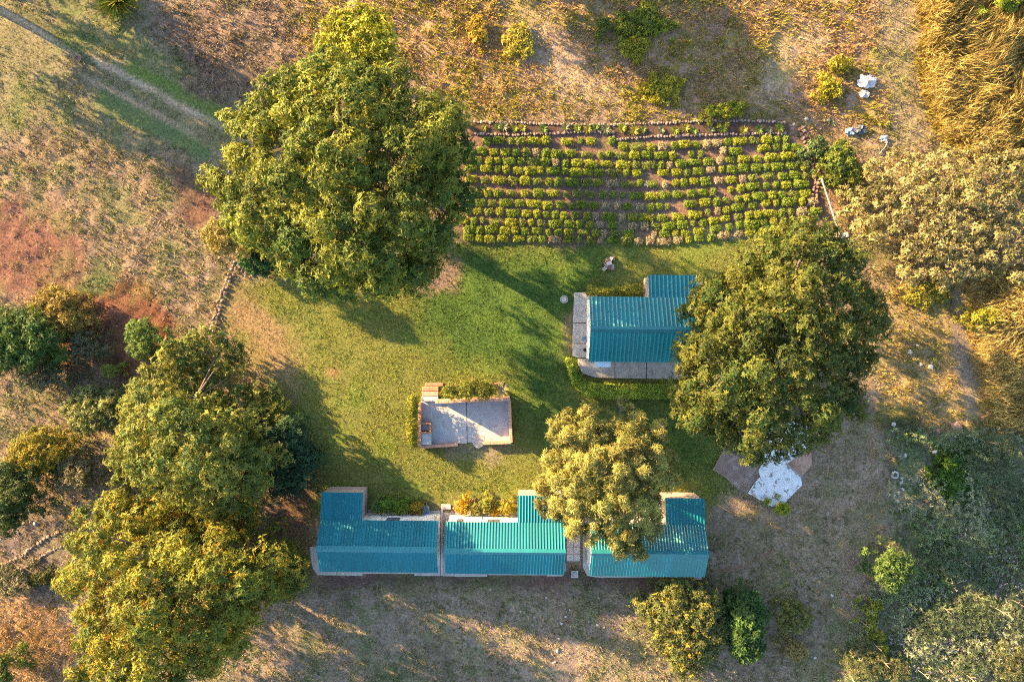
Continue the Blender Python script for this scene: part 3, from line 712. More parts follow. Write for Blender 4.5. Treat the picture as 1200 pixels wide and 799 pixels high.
# ------------------------------------------------------------------ buildings
def sheet_mesh(width, drop, run, ribs, name='sheet', mat=None):
    """box-ribbed metal sheet: local x across, from (y=0,z=0) down to (y=run,z=-drop)"""
    pitch = width / ribs
    prof = []
    for k in range(ribs):
        o = k * pitch
        prof += [(o, 0), (o + pitch * 0.52, 0), (o + pitch * 0.74, 0.042), (o + pitch * 0.86, 0.042), (o + pitch * 0.96, 0)]
    prof.append((width + 0.02, 0.002))
    n = len(prof)
    ln = math.hypot(run, drop); ny, nz = abs(drop) / ln, abs(run) / ln
    sy = 1 if run > 0 else -1
    mb = MB()
    for (yy, zz) in ((0, 0), (run, -drop)):
        for (x, h) in prof:
            mb.v.append((x, yy + sy * ny * h, zz + nz * h))
    for (yy, zz) in ((0, 0), (run, -drop)):
        for (x, h) in prof:
            mb.v.append((x, yy + sy * ny * (h - 0.006), zz + nz * (h - 0.006)))
    for i in range(n - 1):
        mb.f.append((i, i + 1, n + i + 1, n + i))
        mb.f.append((2 * n + i, 3 * n + i, 3 * n + i + 1, 2 * n + i + 1))
        mb.f.append((n + i, n + i + 1, 3 * n + i + 1, 3 * n + i))
    return mb.mesh(name, mat or M_ROOF)


def lay_sheets(roof, x0, x1, yr, zr, ye, ze, mat=None, ribs=3):
    w = x1 - x0
    k = max(1, round(w / 0.81))
    sw = w / k
    me = sheet_mesh(sw, zr - ze, ye - yr, ribs, mat=mat)
    for i in range(k):
        link('sheet', me, roof, (x0 + i * sw, yr, zr + 0.0015 * (i % 2)))


def window(parent, x, y, z, w, h, facing, curtain=False):
    """facing: 'n' (+y) or 'w' (-x)"""
    fr = MB(); t = 0.05
    if facing == 'n':
        for (a, b, c, d) in ((x - w / 2, x + w / 2, z, z + t), (x - w / 2, x + w / 2, z + h - t, z + h), (x - w / 2, x - w / 2 + t, z + t, z + h - t), (x + w / 2 - t, x + w / 2, z + t, z + h - t), (x - t / 2, x + t / 2, z + t, z + h - t)):
            fr.box(a, b, y, y + 0.045, c, d)
    else:
        for (a, b, c, d) in ((x - w / 2, x + w / 2, z, z + t), (x - w / 2, x + w / 2, z + h - t, z + h), (x - w / 2, x - w / 2 + t, z + t, z + h - t), (x + w / 2 - t, x + w / 2, z + t, z + h - t)):
            fr.box(y - 0.045, y, a, b, c, d)
    o = fr.build('window', M_DARK, parent)
    g = MB()
    s = MB()
    if facing == 'n':
        g.box(x - w / 2 + t, x + w / 2 - t, y + 0.005, y + 0.02, z + t, z + h - t)
        s.box(x - w / 2 - 0.06, x + w / 2 + 0.06, y, y + 0.13, z - 0.07, z - 0.002)
    else:
        g.box(y - 0.02, y - 0.005, x - w / 2 + t, x + w / 2 - t, z + t, z + h - t)
        s.box(y - 0.13, y, x - w / 2 - 0.06, x + w / 2 + 0.06, z - 0.07, z - 0.002)
    g.build('pane', M_GLASS, o)
    s.build('sill', M_WHITE, o)
    return o


def house(label, cx, cy, rz, x0, x1, ys, yr, yn, ex0, ex1, yx, zeave=2.5, zridge=3.5, zext=2.25, ext_end='w', windows=(), doors=(), group=None, mat=None, ribs=4):
    """gabled metal roof; wing on the north side under a lower-pitched continuation of the roof. World coordinates."""
    h = empty('cottage', (cx, cy, 0), rz)
    tag(h, label, 'house', group)
    X = lambda x: x - cx
    Y = lambda y: y - cy
    # walls
    w = MB(); wx0, wx1 = X(x0) + 0.10, X(x1) - 0.10; wy0, wy1 = Y(ys) + 0.16, Y(yn) - 0.12
    yrr = Y(yr)
    zt = zeave - 0.09; zg = zridge - 0.13
    n = len(w.v)
    w.v += [(wx0, wy0, 0), (wx0, wy1, 0), (wx0, wy1, zt), (wx0, yrr, zg), (wx0, wy0, zt), (wx1, wy0, 0), (wx1, wy1, 0), (wx1, wy1, zt), (wx1, yrr, zg), (wx1, wy0, zt)]
    w.f += [(n + 4, n + 3, n + 2, n + 1, n), (n + 5, n + 6, n + 7, n + 8, n + 9), (n, n + 5, n + 9, n + 4), (n + 1, n + 2, n + 7, n + 6), (n, n + 1, n + 6, n + 5), (n + 4, n + 9, n + 8, n + 3), (n + 3, n + 8, n + 7, n + 2)]
    wall = w.build('wall', M_WHITE, h)
    # wing walls
    e = MB(); a0, a1 = X(ex0) + 0.06, X(ex1) - 0.14; b1 = Y(yx) - 0.08
    n = 0
    ztx = zext - 0.08
    e.v += [(a0, wy1 + 0.003, 0), (a1, wy1 + 0.003, 0), (a1, b1, 0), (a0, b1, 0), (a0, wy1 + 0.003, zt - 0.02), (a1, wy1 + 0.003, zt - 0.02), (a1, b1, ztx), (a0, b1, ztx)]
    e.f += [(0, 3, 2, 1), (4, 5, 6, 7), (0, 1, 5, 4), (1, 2, 6, 5), (2, 3, 7, 6), (3, 0, 4, 7)]
    e.build('wing_wall', M_PINKWALL, h)
    # plinth course around the wing
    # roof
    roof = MB().tube([(X(x0) + 0.06, yrr, zridge - 0.07), (X(x1) - 0.06, yrr, zridge - 0.07)], 0.035, 4).build('roof', M_WOOD, h)
    for xx in np.linspace(X(x0) + 0.12, X(x1) - 0.12, 6):
        for ye in (Y(ys) + 0.04, Y(yn) - 0.04):
            MB().tube([(xx, ye, zeave - 0.06), (xx, yrr, zridge - 0.07)], 0.03, 4).build('rafter', M_WOOD, roof)
    lay_sheets(roof, X(x0), X(x1), yrr, zridge, Y(ys), zeave, mat, ribs)
    lay_sheets(roof, X(x0), X(x1), yrr, zridge, Y(yn), zeave, mat, ribs)
    lay_sheets(roof, X(ex0), X(ex1), Y(yn) - 0.12, zeave + 0.012, Y(yx), zext, mat, ribs)
    # ridge cap, folded
    c = MB(); cw = 0.21
    sl_s = (zridge - zeave) / (Y(yn) - yrr)
    xa, xb = X(x0) - 0.015, X(x1) + 0.015
    prof = [(-cw, zridge - cw * sl_s + 0.05), (-0.05, zridge + 0.06 - 0.03 * sl_s), (0, zridge + 0.075), (0.05, zridge + 0.06 - 0.03 * sl_s), (cw, zridge - cw * sl_s + 0.05)]
    for xx in (xa, xb):
        c.v += [(xx, yrr + p[0], p[1]) for p in prof]
    for i in range(4):
        c.f.append((i, i + 1, 6 + i, 5 + i)[::-1])
    c.build('ridge_cap', M_RIDGE, roof)
    # gutterless fascia boards at the gables
    for xx in (X(x0) + 0.012, X(x1) - 0.042):
        f = MB()
        for (ya, za, yb, zb) in ((Y(ys) + 0.01, zeave, yrr, zridge), (yrr, zridge, Y(yn) - 0.01, zeave)):
            k = len(f.v)
            f.v += [(xx, ya, za - 0.16), (xx + 0.03, ya, za - 0.16), (xx + 0.03, ya, za - 0.015), (xx, ya, za - 0.015), (xx, yb, zb - 0.16), (xx + 0.03, yb, zb - 0.16), (xx + 0.03, yb, zb - 0.015), (xx, yb, zb - 0.015)]
            f.f += [(k, k + 1, k + 2, k + 3), (k + 4, k + 7, k + 6, k + 5), (k, k + 4, k + 5, k + 1), (k + 1, k + 5, k + 6, k + 2), (k + 2, k + 6, k + 7, k + 3), (k + 3, k + 7, k + 4, k)]
        f.build('gable_board', M_WHITE, roof)
    for (wx, ww) in windows:
        window(h, X(wx), wy1 + 0.002, 1.45, ww, 0.65, 'n')
    for dx in doors:
        d = MB().box(X(dx) - 0.42, X(dx) + 0.42, wy1 + 0.002, wy1 + 0.045, 0.16, 2.15).build('door', M_WHITE, h)
        MB().box(X(dx) + 0.30, X(dx) + 0.34, wy1 + 0.046, wy1 + 0.09, 1.05, 1.17).build('handle', M_DARK, d)
    return h


GROUP_ROW = 'cottages in a row with teal roofs'
RZ = math.radians(-0.6)
house('teal ribbed metal roof cottage beside the dark round tree, westmost of its row', -9.25, -14.25, RZ, -13.36, -5.15, -16.07, -14.2, -12.46, -13.36, -10.48, -10.6, windows=((-8.4, 0.9),), doors=(-9.7, -5.9), group=GROUP_ROW, mat=M_ROOFD)
house('teal ribbed metal roof cottage between two others, orange shrubs along its white wall', -0.49, -14.38, RZ, -4.63, 3.65, -16.2, -14.36, -12.6, 0.37, 3.65, -10.78, windows=((-3.7, 0.4), (-1.35, 0.8)), doors=(-2.6,), group=GROUP_ROW, mat=M_ROOFD)
house('teal ribbed metal roof cottage under the golden tree, at the paved path', 9.4, -14.5, RZ, 5.4, 13.42, -16.36, -14.47, -12.74, 10.7, 13.42, -10.96, windows=((7.0, 0.9), (9.4, 0.9)), doors=(8.2,), group=GROUP_ROW)
house('small lodge with teal ribbed roof on a concrete apron beside the round dark tree', 9.17, 0.8, RZ, 5.36, 13.0, -1.47, 0.78, 3.06, 9.52, 13.0, 4.64, zeave=2.4, zridge=3.5, zext=2.1, ribs=3, windows=((6.3, 0.6), (8.3, 0.9)))


def slab(name, label, polys, z0, z1, mat, joint='panel', cat='paving', gap=0.0):
    o = empty(name, (0, 0, 0))
    tag(o, label, cat)
    for i, p in enumerate(polys):
        MB().prism([W(*q) for q in p], z0, z1 + 0.004 * (i % 3)).build(joint, mat, o)
    return o


# concrete aprons
slab('concrete_apron', 'grey concrete apron of cast panels around the lodge', [
    [(673, 343), (685, 342.5), (688, 345), (700, 345), (700, 378), (671.3, 378)],
    [(671.3, 378.8), (700, 378.8), (700, 402), (671, 402)],
    [(671, 402.8), (700, 402.8), (700, 419), (677, 419), (671, 417)],
    [(677, 420), (700, 419.8), (720, 419.8), (720, 442.8), (698, 442.3), (683, 437.5), (678, 429)],
    [(720.8, 419.8), (757, 419.8), (757, 443.6), (720.8, 442.8)],
    [(757.8, 419.8), (812, 419.8), (812, 444.5), (757.8, 443.6)]], -0.1, 0.09, M_CONC)
slab('concrete_apron', 'narrow concrete apron at the foot of the westmost row cottage', [
    [(363, 640), (395, 640), (395, 673.5), (372, 673), (366, 664)],
    [(395.6, 640), (425, 640), (425, 674), (395.6, 673.5)], [(425.6, 640), (485, 640), (485, 671.5), (425.6, 671.5)],
    [(485.6, 598), (516, 598), (516, 674.2), (485.6, 674)], [(431.5, 597), (485, 597), (485, 601), (431.5, 601)]], -0.1, 0.07, M_CONC)
slab('concrete_apron', 'narrow concrete apron at the foot of the middle row cottage', [
    [(519.5, 600), (532, 600), (532, 674.5), (519.5, 674.5)], [(532.6, 640), (571, 640), (571, 675), (532.6, 675)], [(571.6, 640), (640, 640), (640, 673.2), (571.6, 673)],
    [(640.6, 640), (661.5, 640), (663, 668), (659, 674.5), (640.6, 674.5)], [(532.6, 600), (606, 600), (606, 604), (532.6, 604)]], -0.1, 0.07, M_CONC)
slab('concrete_apron', 'narrow concrete apron at the foot of the cottage under the golden tree', [
    [(683, 605), (700, 605), (700, 676), (688, 674), (683, 664)], [(700.6, 640), (812, 640), (812, 676), (700.6, 676)],
    [(700.6, 605), (770, 605), (770, 606), (700.6, 606)], [(812.6, 640), (822, 640), (822, 678.5), (812.6, 678.5)]], -0.1, 0.07, M_CONC)
slab('alley_path', 'pinkish concrete strip between two row cottages', [[(516.6, 597), (519, 597), (519, 674), (516.6, 674)], [(517, 590), (528, 591), (528, 596.4), (517, 596.4)]], -0.1, 0.05, M_TILE)

# small steps beside the lodge wing
MBs = MB(); a = W(806, 330); b = W(823, 350)
MBs.cham(a[0], b[0], b[1], a[1], -0.1, 0.18)
tag(MBs.build('door_step', M_PINKWALL), 'pale concrete step beside the lodge wing', 'step')

# paved path between the cottages
path = empty('paved_path', (0, 0, 0)); tag(path, 'path of square pale pavers between two row cottages', 'path')
pv = W(664, 657); tw = 0.505
tm = MB().cham(0, tw - 0.02, 0, tw - 0.02, -0.08, 0.05, 0.012).mesh('paver', M_TILE)
for j in range(9):
    for i in range(2):
        link('paver', tm, path, (pv[0] + i * tw, pv[1] + j * tw, R.uniform(-0.004, 0.008)))

# bucket at the path's end
bk = empty('bucket', P(673, 671)); tag(bk, 'white square plastic tub at the end of the paved path', 'tub')
m = MB(); s0, s1, hh = 0.17, 0.24, 0.34
m.v += [(-s0, -s0, 0), (s0, -s0, 0), (s0, s0, 0), (-s0, s0, 0), (-s1, -s1, hh), (s1, -s1, hh), (s1, s1, hh), (-s1, s1, hh), (-s1 + .03, -s1 + .03, hh), (s1 - .03, -s1 + .03, hh), (s1 - .03, s1 - .03, hh), (-s1 + .03, s1 - .03, hh), (-s0 + .03, -s0 + .03, .12), (s0 - .03, -s0 + .03, .12), (s0 - .03, s0 - .03, .12), (-s0 + .03, s0 - .03, .12)]
m.f += [(0, 3, 2, 1), (12, 13, 14, 15)]
for k in (0, 4, 8):
    for i in range(4): m.f.append((k + i, k + (i + 1) % 4, k + 4 + (i + 1) % 4, k + 4 + i))
m.build('tub', M_PLASTIC, bk)
MB().tube([(-s1, 0, hh - .02), (-s1 * .6, 0.1, hh + .10), (s1 * .6, 0.1, hh + .10), (s1, 0, hh - .02)], 0.012, 5).build('handle', M_DARK, bk)

# pale blue canopy under the lodge eave
cn = empty('door_canopy', (P(702, 426).x, -1.32, 0)); tag(cn, 'pale blue sheet canopy below the lodge eave', 'canopy')
m = MB(); m.v += [(-.57, 0, 2.05), (.57, 0, 2.05), (.57, -.52, 1.88), (-.57, -.52, 1.88), (-.57, 0, 2.02), (.57, 0, 2.02), (.57, -.52, 1.85), (-.57, -.52, 1.85)]
m.f += [(0, 3, 2, 1), (4, 5, 6, 7), (0, 1, 5, 4), (1, 2, 6, 5), (2, 3, 7, 6), (3, 0, 4, 7)]
m.build('sheet', M_BLUE, cn)
for sx in (-.5, .5):
    MB().tube([(sx, -.01, 1.5), (sx, -.46, 1.84)], .018, 5).build('bracket', M_DARK, cn)

# two small pots on the apron
for (px, py, s, lab, mt) in ((685, 397, .20, 'grey metal basin on the lodge apron', M_TRAY), (685.2, 410, .12, 'small dark pot on the lodge apron', M_DARK)):
    o = empty('pot', P(px, py, .1)); tag(o, lab, 'pot')
    m = MB(); n = 12
    for (r_, z_) in ((s * .7, 0), (s, s * .9), (s * .88, s * .9), (s * .6, s * .2)):
        m.v += [(r_ * math.cos(6.283 * k / n), r_ * math.sin(6.283 * k / n), z_) for k in range(n)]
    for q in range(3):
        for k in range(n): m.f.append((q * n + k, q * n + (k + 1) % n, (q + 1) * n + (k + 1) % n, (q + 1) * n + k))
    m.f += [tuple(range(n))[::-1], tuple(range(3 * n, 4 * n))]
    m.build('bowl', mt, o)
    m = MB(); ring = [(s * .95 * math.cos(6.283 * k / n), s * .95 * math.sin(6.283 * k / n), s * .92) for k in range(n + 1)]
    m.tube(ring, .012, 4).build('rim', mt, o)

# wheelbarrow by the flower bed
wb = empty('wheelbarrow', P(500, 597)); wb.rotation_euler = (0, 0, math.radians(8)); tag(wb, 'blue grey wheelbarrow parked beside the flower bed', 'wheelbarrow')
m = MB()
m.v += [(-.18, -.28, .3), (.18, -.28, .3), (.14, .22, .3), (-.14, .22, .3), (-.31, -.42, .58), (.31, -.42, .58), (.26, .38, .58), (-.26, .38, .58), (-.29, -.40, .58), (.29, -.40, .58), (.24, .36, .58), (-.24, .36, .58), (-.16, -.26, .32), (.16, -.26, .32), (.12, .2, .32), (-.12, .2, .32)]
m.f += [(0, 3, 2, 1), (12, 13, 14, 15)]
for k in (0, 4, 8):
    for i in range(4): m.f.append((k + i, k + (i + 1) % 4, k + 4 + (i + 1) % 4, k + 4 + i))
m.build('tray', M_TRAY, wb)
for sx in (-1, 1):
    MB().tube([(sx * .05, .62, .2), (sx * .17, .1, .28), (sx * .27, -.9, .52)], .02, 6).build('handle', M_PIPE, wb)
    MB().tube([(sx * .2, -.25, .32), (sx * .22, -.34, .0)], .016, 5).build('leg', M_PIPE, wb)
whl = MB().tube([(-.045, .62, .19), (.045, .62, .19)], .19, 16).build('wheel', M_RUBBER, wb)
MB().tube([(-.055, .62, .19), (.055, .62, .19)], .08, 10).build('hub', M_RSTONE, whl)

# ------------------------------------------------------------------ patio with barbecue
pt = empty('barbecue_patio', P(546, 495)); tag(pt, 'sunken screeded patio with low red brick walls and built-in barbecue', 'patio')
pc = P(546, 495)


def pp(px, py): w_ = W(px, py); return (w_[0] - pc.x, w_[1] - pc.y)


for nm, poly in (('floor_panel', [(494, 469), (546.4, 467), (547.2, 519), (494, 521)]), ('floor_panel', [(547.2, 467), (597, 465), (599, 515.5), (548, 518)])):
    MB().prism([pp(*q) for q in poly], -0.1, 0.10).build(nm, M_PATIO, pt)


def wallrun(p0, p1, t, h, mat=M_BRICK, z0=-0.1, name='brick_wall'):
    a = Vector((*pp(*p0), 0)); b = Vector((*pp(*p1), 0)); d = (b - a); L = d.length
    o = MB().cham(0, L, -t / 2, t / 2, z0, h, 0.015).build(name, mat, pt)
    o.location = a; o.rotation_euler = (0, 0, math.atan2(d.y, d.x))
    cp = MB(); k = max(1, int(L / 0.235)); s = L / k
    for i in range(k):
        cp.cham(i * s + .006, (i + 1) * s - .006, -t / 2 - .012, t / 2 + .012, h + 0.002, h + .07 + R.uniform(-.006, .006), .01)
    c = cp.build('coping', M_COPING, o); tag(c, kind='stuff')
    return o


M_COPING = mat_noise('brick_coping', (0.42, 0.20, 0.12), (0.58, 0.33, 0.22), 5, 0.9, c3=(0.3, 0.22, 0.18), c3scale=4)
wallrun((513, 468.6), (597.5, 465.2), .19, 1.7)
wallrun((597.0, 467.2), (599, 516.0), .19, 1.0)
wallrun((599.2, 516.9), (567, 518.2), .19, .45)
wallrun((537, 519.8), (494.6, 522.6), .19, .42)
wallrun((493.8, 471), (493.4, 521), .19, .82)
# barbecue: fire box and counter
for nm, (x0, y0, x1, y1), hz, mt in (('fire_box', (495.3, 495.5, 504.5, 503.3), .50, M_PATIO), ('counter', (495.3, 506.3, 506.5, 519.5), .72, M_PATIO)):
    a = pp(x0, y1); b = pp(x1, y0)
    o = MB().cham(a[0], b[0], a[1], b[1], .1, hz, .015).build(nm, mt, pt)
    if nm == 'fire_box':
        MB().box(b[0] + .002, b[0] + .12, a[1] - .05, b[1] + .1, .1, .78).build('brick_side', M_BRICK, o)
        MB().box(a[0], b[0], b[1] + .002, b[1] + .1, .1, .78).build('brick_side', M_BRICK, o)
        MB().box(a[0], b[0] + .15, a[1] - .19, a[1] - .052, .1, .84).build('brick_side', M_BRICK, o)
        g = MB()
        for k in range(7):
            yy = a[1] + (b[1] - a[1]) * (k + .5) / 7
            g.tube([(a[0] + .02, yy, .62), (b[0] - .02, yy, .62)], .007, 4)
        tag(g.build('grill', M_DARK, o), kind='stuff')
# steps down to the patio
for i, (y0, y1, z) in enumerate(((448.5, 452.5, .04), (453, 458, .16), (458.5, 463.5, .28), (464, 469.5, .40))):
    a = pp(495 if i else 498.5, y1); b = pp(514 if i else 519, y0)
    MB().cham(a[0], b[0], a[1], b[1], -.1, z, .02).build('step', M_BRICK if i < 3 else M_TILE, pt)
# half-round step
a = pp(560.5, 514)
MB().prism([(a[0] + .46 * math.cos(t), a[1] - .05 + .62 * math.sin(t)) for t in np.linspace(-math.pi, 0, 14)] + [(a[0] + .46, a[1] + .25), (a[0] - .46, a[1] + .25)], -.1, .112).build('round_step', M_CONC, pt)
# brick kerb behind the hedge
k0 = P(533, 452.5); ke = empty('brick_kerb', (0, 0, 0)); tag(ke, 'row of upright red bricks behind the patio hedge', 'kerb')
bm = MB().cham(-.105, .105, -.05, .05, -.1, .13, .012).mesh('brick', M_BRICK)
for i in range(17):
    w_ = W(530 + i * 3.6, 452.3 - i * .22)
    link('brick', bm, ke, (w_[0], w_[1], R.uniform(-.02, .02)), R.uniform(-.1, .1))

# round manhole lid on the lawn
mh = empty('manhole_cover', P(661, 351)); tag(mh, 'round pale concrete lid set in the lawn beside the lodge', 'cover')
MB().prism([(.19 * math.cos(6.283 * k / 20), .19 * math.sin(6.283 * k / 20)) for k in range(20)], -.05, .09).build('lid', M_PSTONE, mh)
MB().tube([(.25 * math.cos(6.283 * k / 20), .25 * math.sin(6.283 * k / 20), .03) for k in range(21)], .045, 6).build('collar', M_CONC, mh)

# bird bath / brick pile
bp_ = empty('brick_heap', P(713, 308)); tag(bp_, 'heap of pale and red bricks on the lawn below the allotment', 'bricks')
rng = random.Random(5)
bk1 = MB().cham(-.16, .16, -.09, .09, -.06, .06, .012).mesh('brick', M_RSTONE); bk2 = MB().cham(-.18, .18, -.12, .12, -.07, .07, .012).mesh('brick', M_PSTONE)
for i in range(20):
    lv = i // 9
    o = link('brick', bk2 if i in (2, 5, 10, 12, 15, 17, 18) else bk1, bp_, (rng.uniform(-.36, .36) * (1 - lv * .25), rng.uniform(-.42, .42) * (1 - lv * .25), .06 + lv * .13))
    o.rotation_euler = (rng.uniform(-.15, .15), rng.uniform(-.15, .15), rng.uniform(0, 3.1))

# ------------------------------------------------------------------ old foundation slabs
Z3 = lambda x, y: (820 + x / 6.146, 480 + y / 6.146)
fo = empty('white_foundation', (0, 0, 0)); tag(fo, 'broken white screeded floor slab of a vanished building', 'slab')
MB().prism([W(*Z3(*q)) for q in [(455, 365), (440, 300), (470, 160), (620, 60), (800, 120), (790, 250), (720, 315), (620, 390), (725, 488), (733, 540), (690, 582), (600, 676), (520, 697), (345, 600), (400, 512), (432, 482), (420, 440)]], -.12, .12).build('floor_panel', M_WSLAB, fo)
fo2 = empty('brown_foundation', (0, 0, 0)); tag(fo2, 'crumbling brown floor slab beside the broken white slab', 'slab')
MB().prism([W(*Z3(*q)) for q in [(210, 215), (260, 150), (430, 130), (460, 160), (432, 300), (448, 360), (412, 438), (425, 478), (393, 512), (338, 598), (268, 570), (190, 492), (95, 432), (130, 360)]], -.12, .08).build('floor_panel', M_BSLAB, fo2)
fo3 = empty('orange_foundation', (0, 0, 0)); tag(fo3, 'orange rubble slab corner against the tree shade, beside the white slab', 'slab')
MB().prism([W(*Z3(*q)) for q in [(625, 388), (725, 318), (800, 300), (806, 395), (742, 468), (728, 482)]], -.12, .07).build('floor_panel', M_OSLAB, fo3)
MB().prism([W(*Z3(*q)) for q in [(612, 392), (620, 380), (735, 478), (728, 488)]], -.1, .2).build('footing', M_CONCD, fo3)
fo4 = empty('grey_kerb_slab', (0, 0, 0)); tag(fo4, 'tilted grey slab fragment at the foot of the round dark tree', 'slab')
MB().prism([W(*Z3(*q)) for q in [(175, 125), (200, 70), (235, 40), (242, 70), (195, 140)]], -.1, .14).build('fragment', M_CONC, fo4)


# ------------------------------------------------------------------ stone edgings
def stone_line(name, label, pts, size, mat, seed, cat='edging', step=None, double=False, zlift=0.0):
    rng = random.Random(seed)
    root = empty(name, P(*pts[0])); tag(root, label, cat)
    o0 = P(*pts[0]); mb = MB()
    for a, b in zip(pts[:-1], pts[1:]):
        A, B = P(*a), P(*b); L = (B - A).length; n = max(1, int(L / (step or size * 1.05)))
        d = (B - A).normalized(); s = Vector((-d.y, d.x, 0))
        for i in range(n):
            for row in ((-1, 1) if double else (0,)):
                p = A + (B - A) * ((i + rng.random() * .5) / n) + s * (row * size * .5 + rng.uniform(-.2, .2) * size) - o0
                mb.rock((p.x, p.y, size * .22 + zlift), size * rng.uniform(.8, 1.25), rng)
                if double and rng.random() < .6:
                    mb.rock((p.x, p.y, size * .62 + zlift), size * rng.uniform(.6, .95), rng)
    tag(mb.build('stones', mat, root), kind='stuff')
    return root


stone_line('stone_edging', 'upper line of pink stones edging the dark planted bed', [(556, 143.5), (600, 144.5), (660, 146.5), (715, 147), (770, 145), (830, 142.5), (890, 142.5), (921, 145)], .20, M_STONE, 1, zlift=.08)
stone_line('stone_edging', 'stepped lower line of pink stones between the dark bed and the plant rows', [(556, 157.5), (600, 158.5), (650, 157), (690, 155), (718, 155.2), (719, 164), (770, 160.5), (830, 158.5), (880, 157.5), (922, 157)], .20, M_STONE, 2, zlift=.05)
bedm = MB().prism([W(*q) for q in [(552, 144), (600, 145), (660, 147), (715, 147.5), (770, 145.5), (830, 143), (890, 143), (924, 145.5), (923, 157), (880, 157.5), (830, 158.5), (770, 160.5), (719, 163.5), (718, 155.2), (690, 155), (650, 157), (600, 158.5), (552, 157.5)]], -.1, .085)
tag(bedm.build('bed_soil', M_SOIL), kind='structure')
stone_line('stone_wall', 'low dry stone wall running from the round planter to the leafy tree', [(281, 302), (276, 312), (266, 333), (259, 352), (254, 370), (248, 390)], .24, M_STONE, 3, 'wall', double=True)
stone_line('stone_ring', 'ring of stones around the deep green shrub below the great tree', [(279, 295), (278, 308), (283, 317), (295, 322), (308, 320), (318, 313), (320, 303), (312, 290), (295, 286), (279, 295)], .24, M_STONE, 4, 'edging')
stone_line('stone_edging', 'upper line of terrace stones beside the yellow leafed tree', [(-5, 664), (12, 658), (27, 651), (40, 640), (56, 629), (72, 622)], .24, M_STONE, 5)
stone_line('stone_edging', 'lower line of terrace stones beside the yellow leafed tree', [(10, 675), (26, 667), (42, 657), (56, 647), (78, 638)], .22, M_STONE, 6)
stone_line('brick_edging', 'red brick edging around the orange flower bed', [(530, 603), (532, 594), (538, 587), (560, 585.5), (585, 586), (604, 588)], .17, M_RSTONE, 8)
stone_line('brick_edging', 'brick edging around the dark green flower bed', [(431, 588), (450, 586), (475, 586.5), (494, 590), (497, 596)], .15, M_RSTONE, 9)
stone_line('rubble_line', 'line of reddish rubble at the end of the plant rows', [(938, 150), (946, 170), (953, 190), (957, 210), (953, 232), (957, 250)], .26, M_RSTONE, 10, 'rubble', double=True)


def scatter_stones(name, label, spots, size, mat, seed, group, cat='stone'):
    rng = random.Random(seed)
    meshes = [MB().rock((0, 0, .1), 1.0, rng, .6).mesh(name, mat) for _ in range(4)]
    for (px, py, s) in spots:
        o = link(name, meshes[rng.randrange(4)], None, P(px, py)); k = size * s
        o.scale = (k, k, k); o.rotation_euler = (0, 0, rng.uniform(0, 6))
        tag(o, label, cat, group)


scatter_stones('boulder', 'flat reddish boulder at the edge of the golden grass', [(1120, 500, 1.0)], .75, M_RSTONE, 3, None)
scatter_stones('pale_stone', 'small pale stone lying at the edge of the weedy ground', [(1056, 565, 1), (1058, 573, .8), (1053, 577, .7), (1052, 587, 1.1), (1057, 560, .7), (1048, 580, .6), (1047, 497, 1), (1050, 502, .7), (1045, 505, .8), (1052, 513, .6), (1061, 533, .9), (1095, 529, 1.1), (1159, 596, 1.2), (1170, 596, .7), (1082, 776, 1.1), (1165, 790, .8), (1186, 695, .8)], .30, M_PSTONE, 4, 'pale stones by the weedy ground')
scatter_stones('red_stone', 'reddish stone among the shaded weeds', [(1099, 505, 1), (1112, 507, .9), (1100, 575, 1.1), (1113, 575, .8), (1086, 587, .8), (1120, 527, 1), (1124, 550, 1), (1098, 553, .9), (1183, 640, 1.2), (1127, 631, 1.1), (1085, 688, .7), (1160, 485, .9), (1152, 490, .7)], .40, M_RSTONE, 5, 'reddish stones among the weeds')
scatter_stones('clod', 'small pale stone on the dry ground south of the row cottages', [(663, 722, .8), (658, 730, 1), (655, 748, .7), (653, 762, 1), (650, 775, .9), (648, 776, .7), (668, 714, .7), (700, 732, .9), (708, 735, .6), (690, 728, .6), (640, 700, .6), (660, 706, .6), (575, 690, .6), (610, 716, .6), (562, 718, .6), (975, 697, 1), (1025, 690, 1), (955, 770, .9)], .24, M_PSTONE, 6, 'pale stones south of the cottages')
scatter_stones('field_stone', 'stone in the dry grass between the two wheel ruts', [(1066, 412, 1), (1090, 430, 1.2), (1079, 427, .6), (1075, 405, .7)], .38, M_PSTONE, 7, 'stones in the dry grass by the ruts')
scatter_stones('garden_stone', 'pale stone lying between the plant rows', [(697, 213, 1.1), (757, 217, .9), (763, 216, .8)], .36, M_PSTONE, 8, 'stones between the plant rows')
scatter_stones('slope_stone', 'pale stone on the slope above the plant rows', [(945, 140, 1.2), (970, 141, 1), (930, 146, .8)], .34, M_PSTONE, 9, 'stones on the upper slope')
scatter_stones('terrace_stone', 'white stone in the shaded grass by the terrace lines', [(41, 613, 1.1), (21, 624, .8), (51, 710, .9)], .26, M_PSTONE, 10, 'white stones by the terrace')

# tyre lying in the weeds
ty = empty('old_tyre', P(1048, 556)); tag(ty, 'pale ring-shaped tyre lying by the pale stones', 'tyre')
MB().tube([(.22 * math.cos(6.283 * k / 16), .22 * math.sin(6.283 * k / 16), .09) for k in range(17)], .07, 8).build('ring', M_PSTONE, ty)
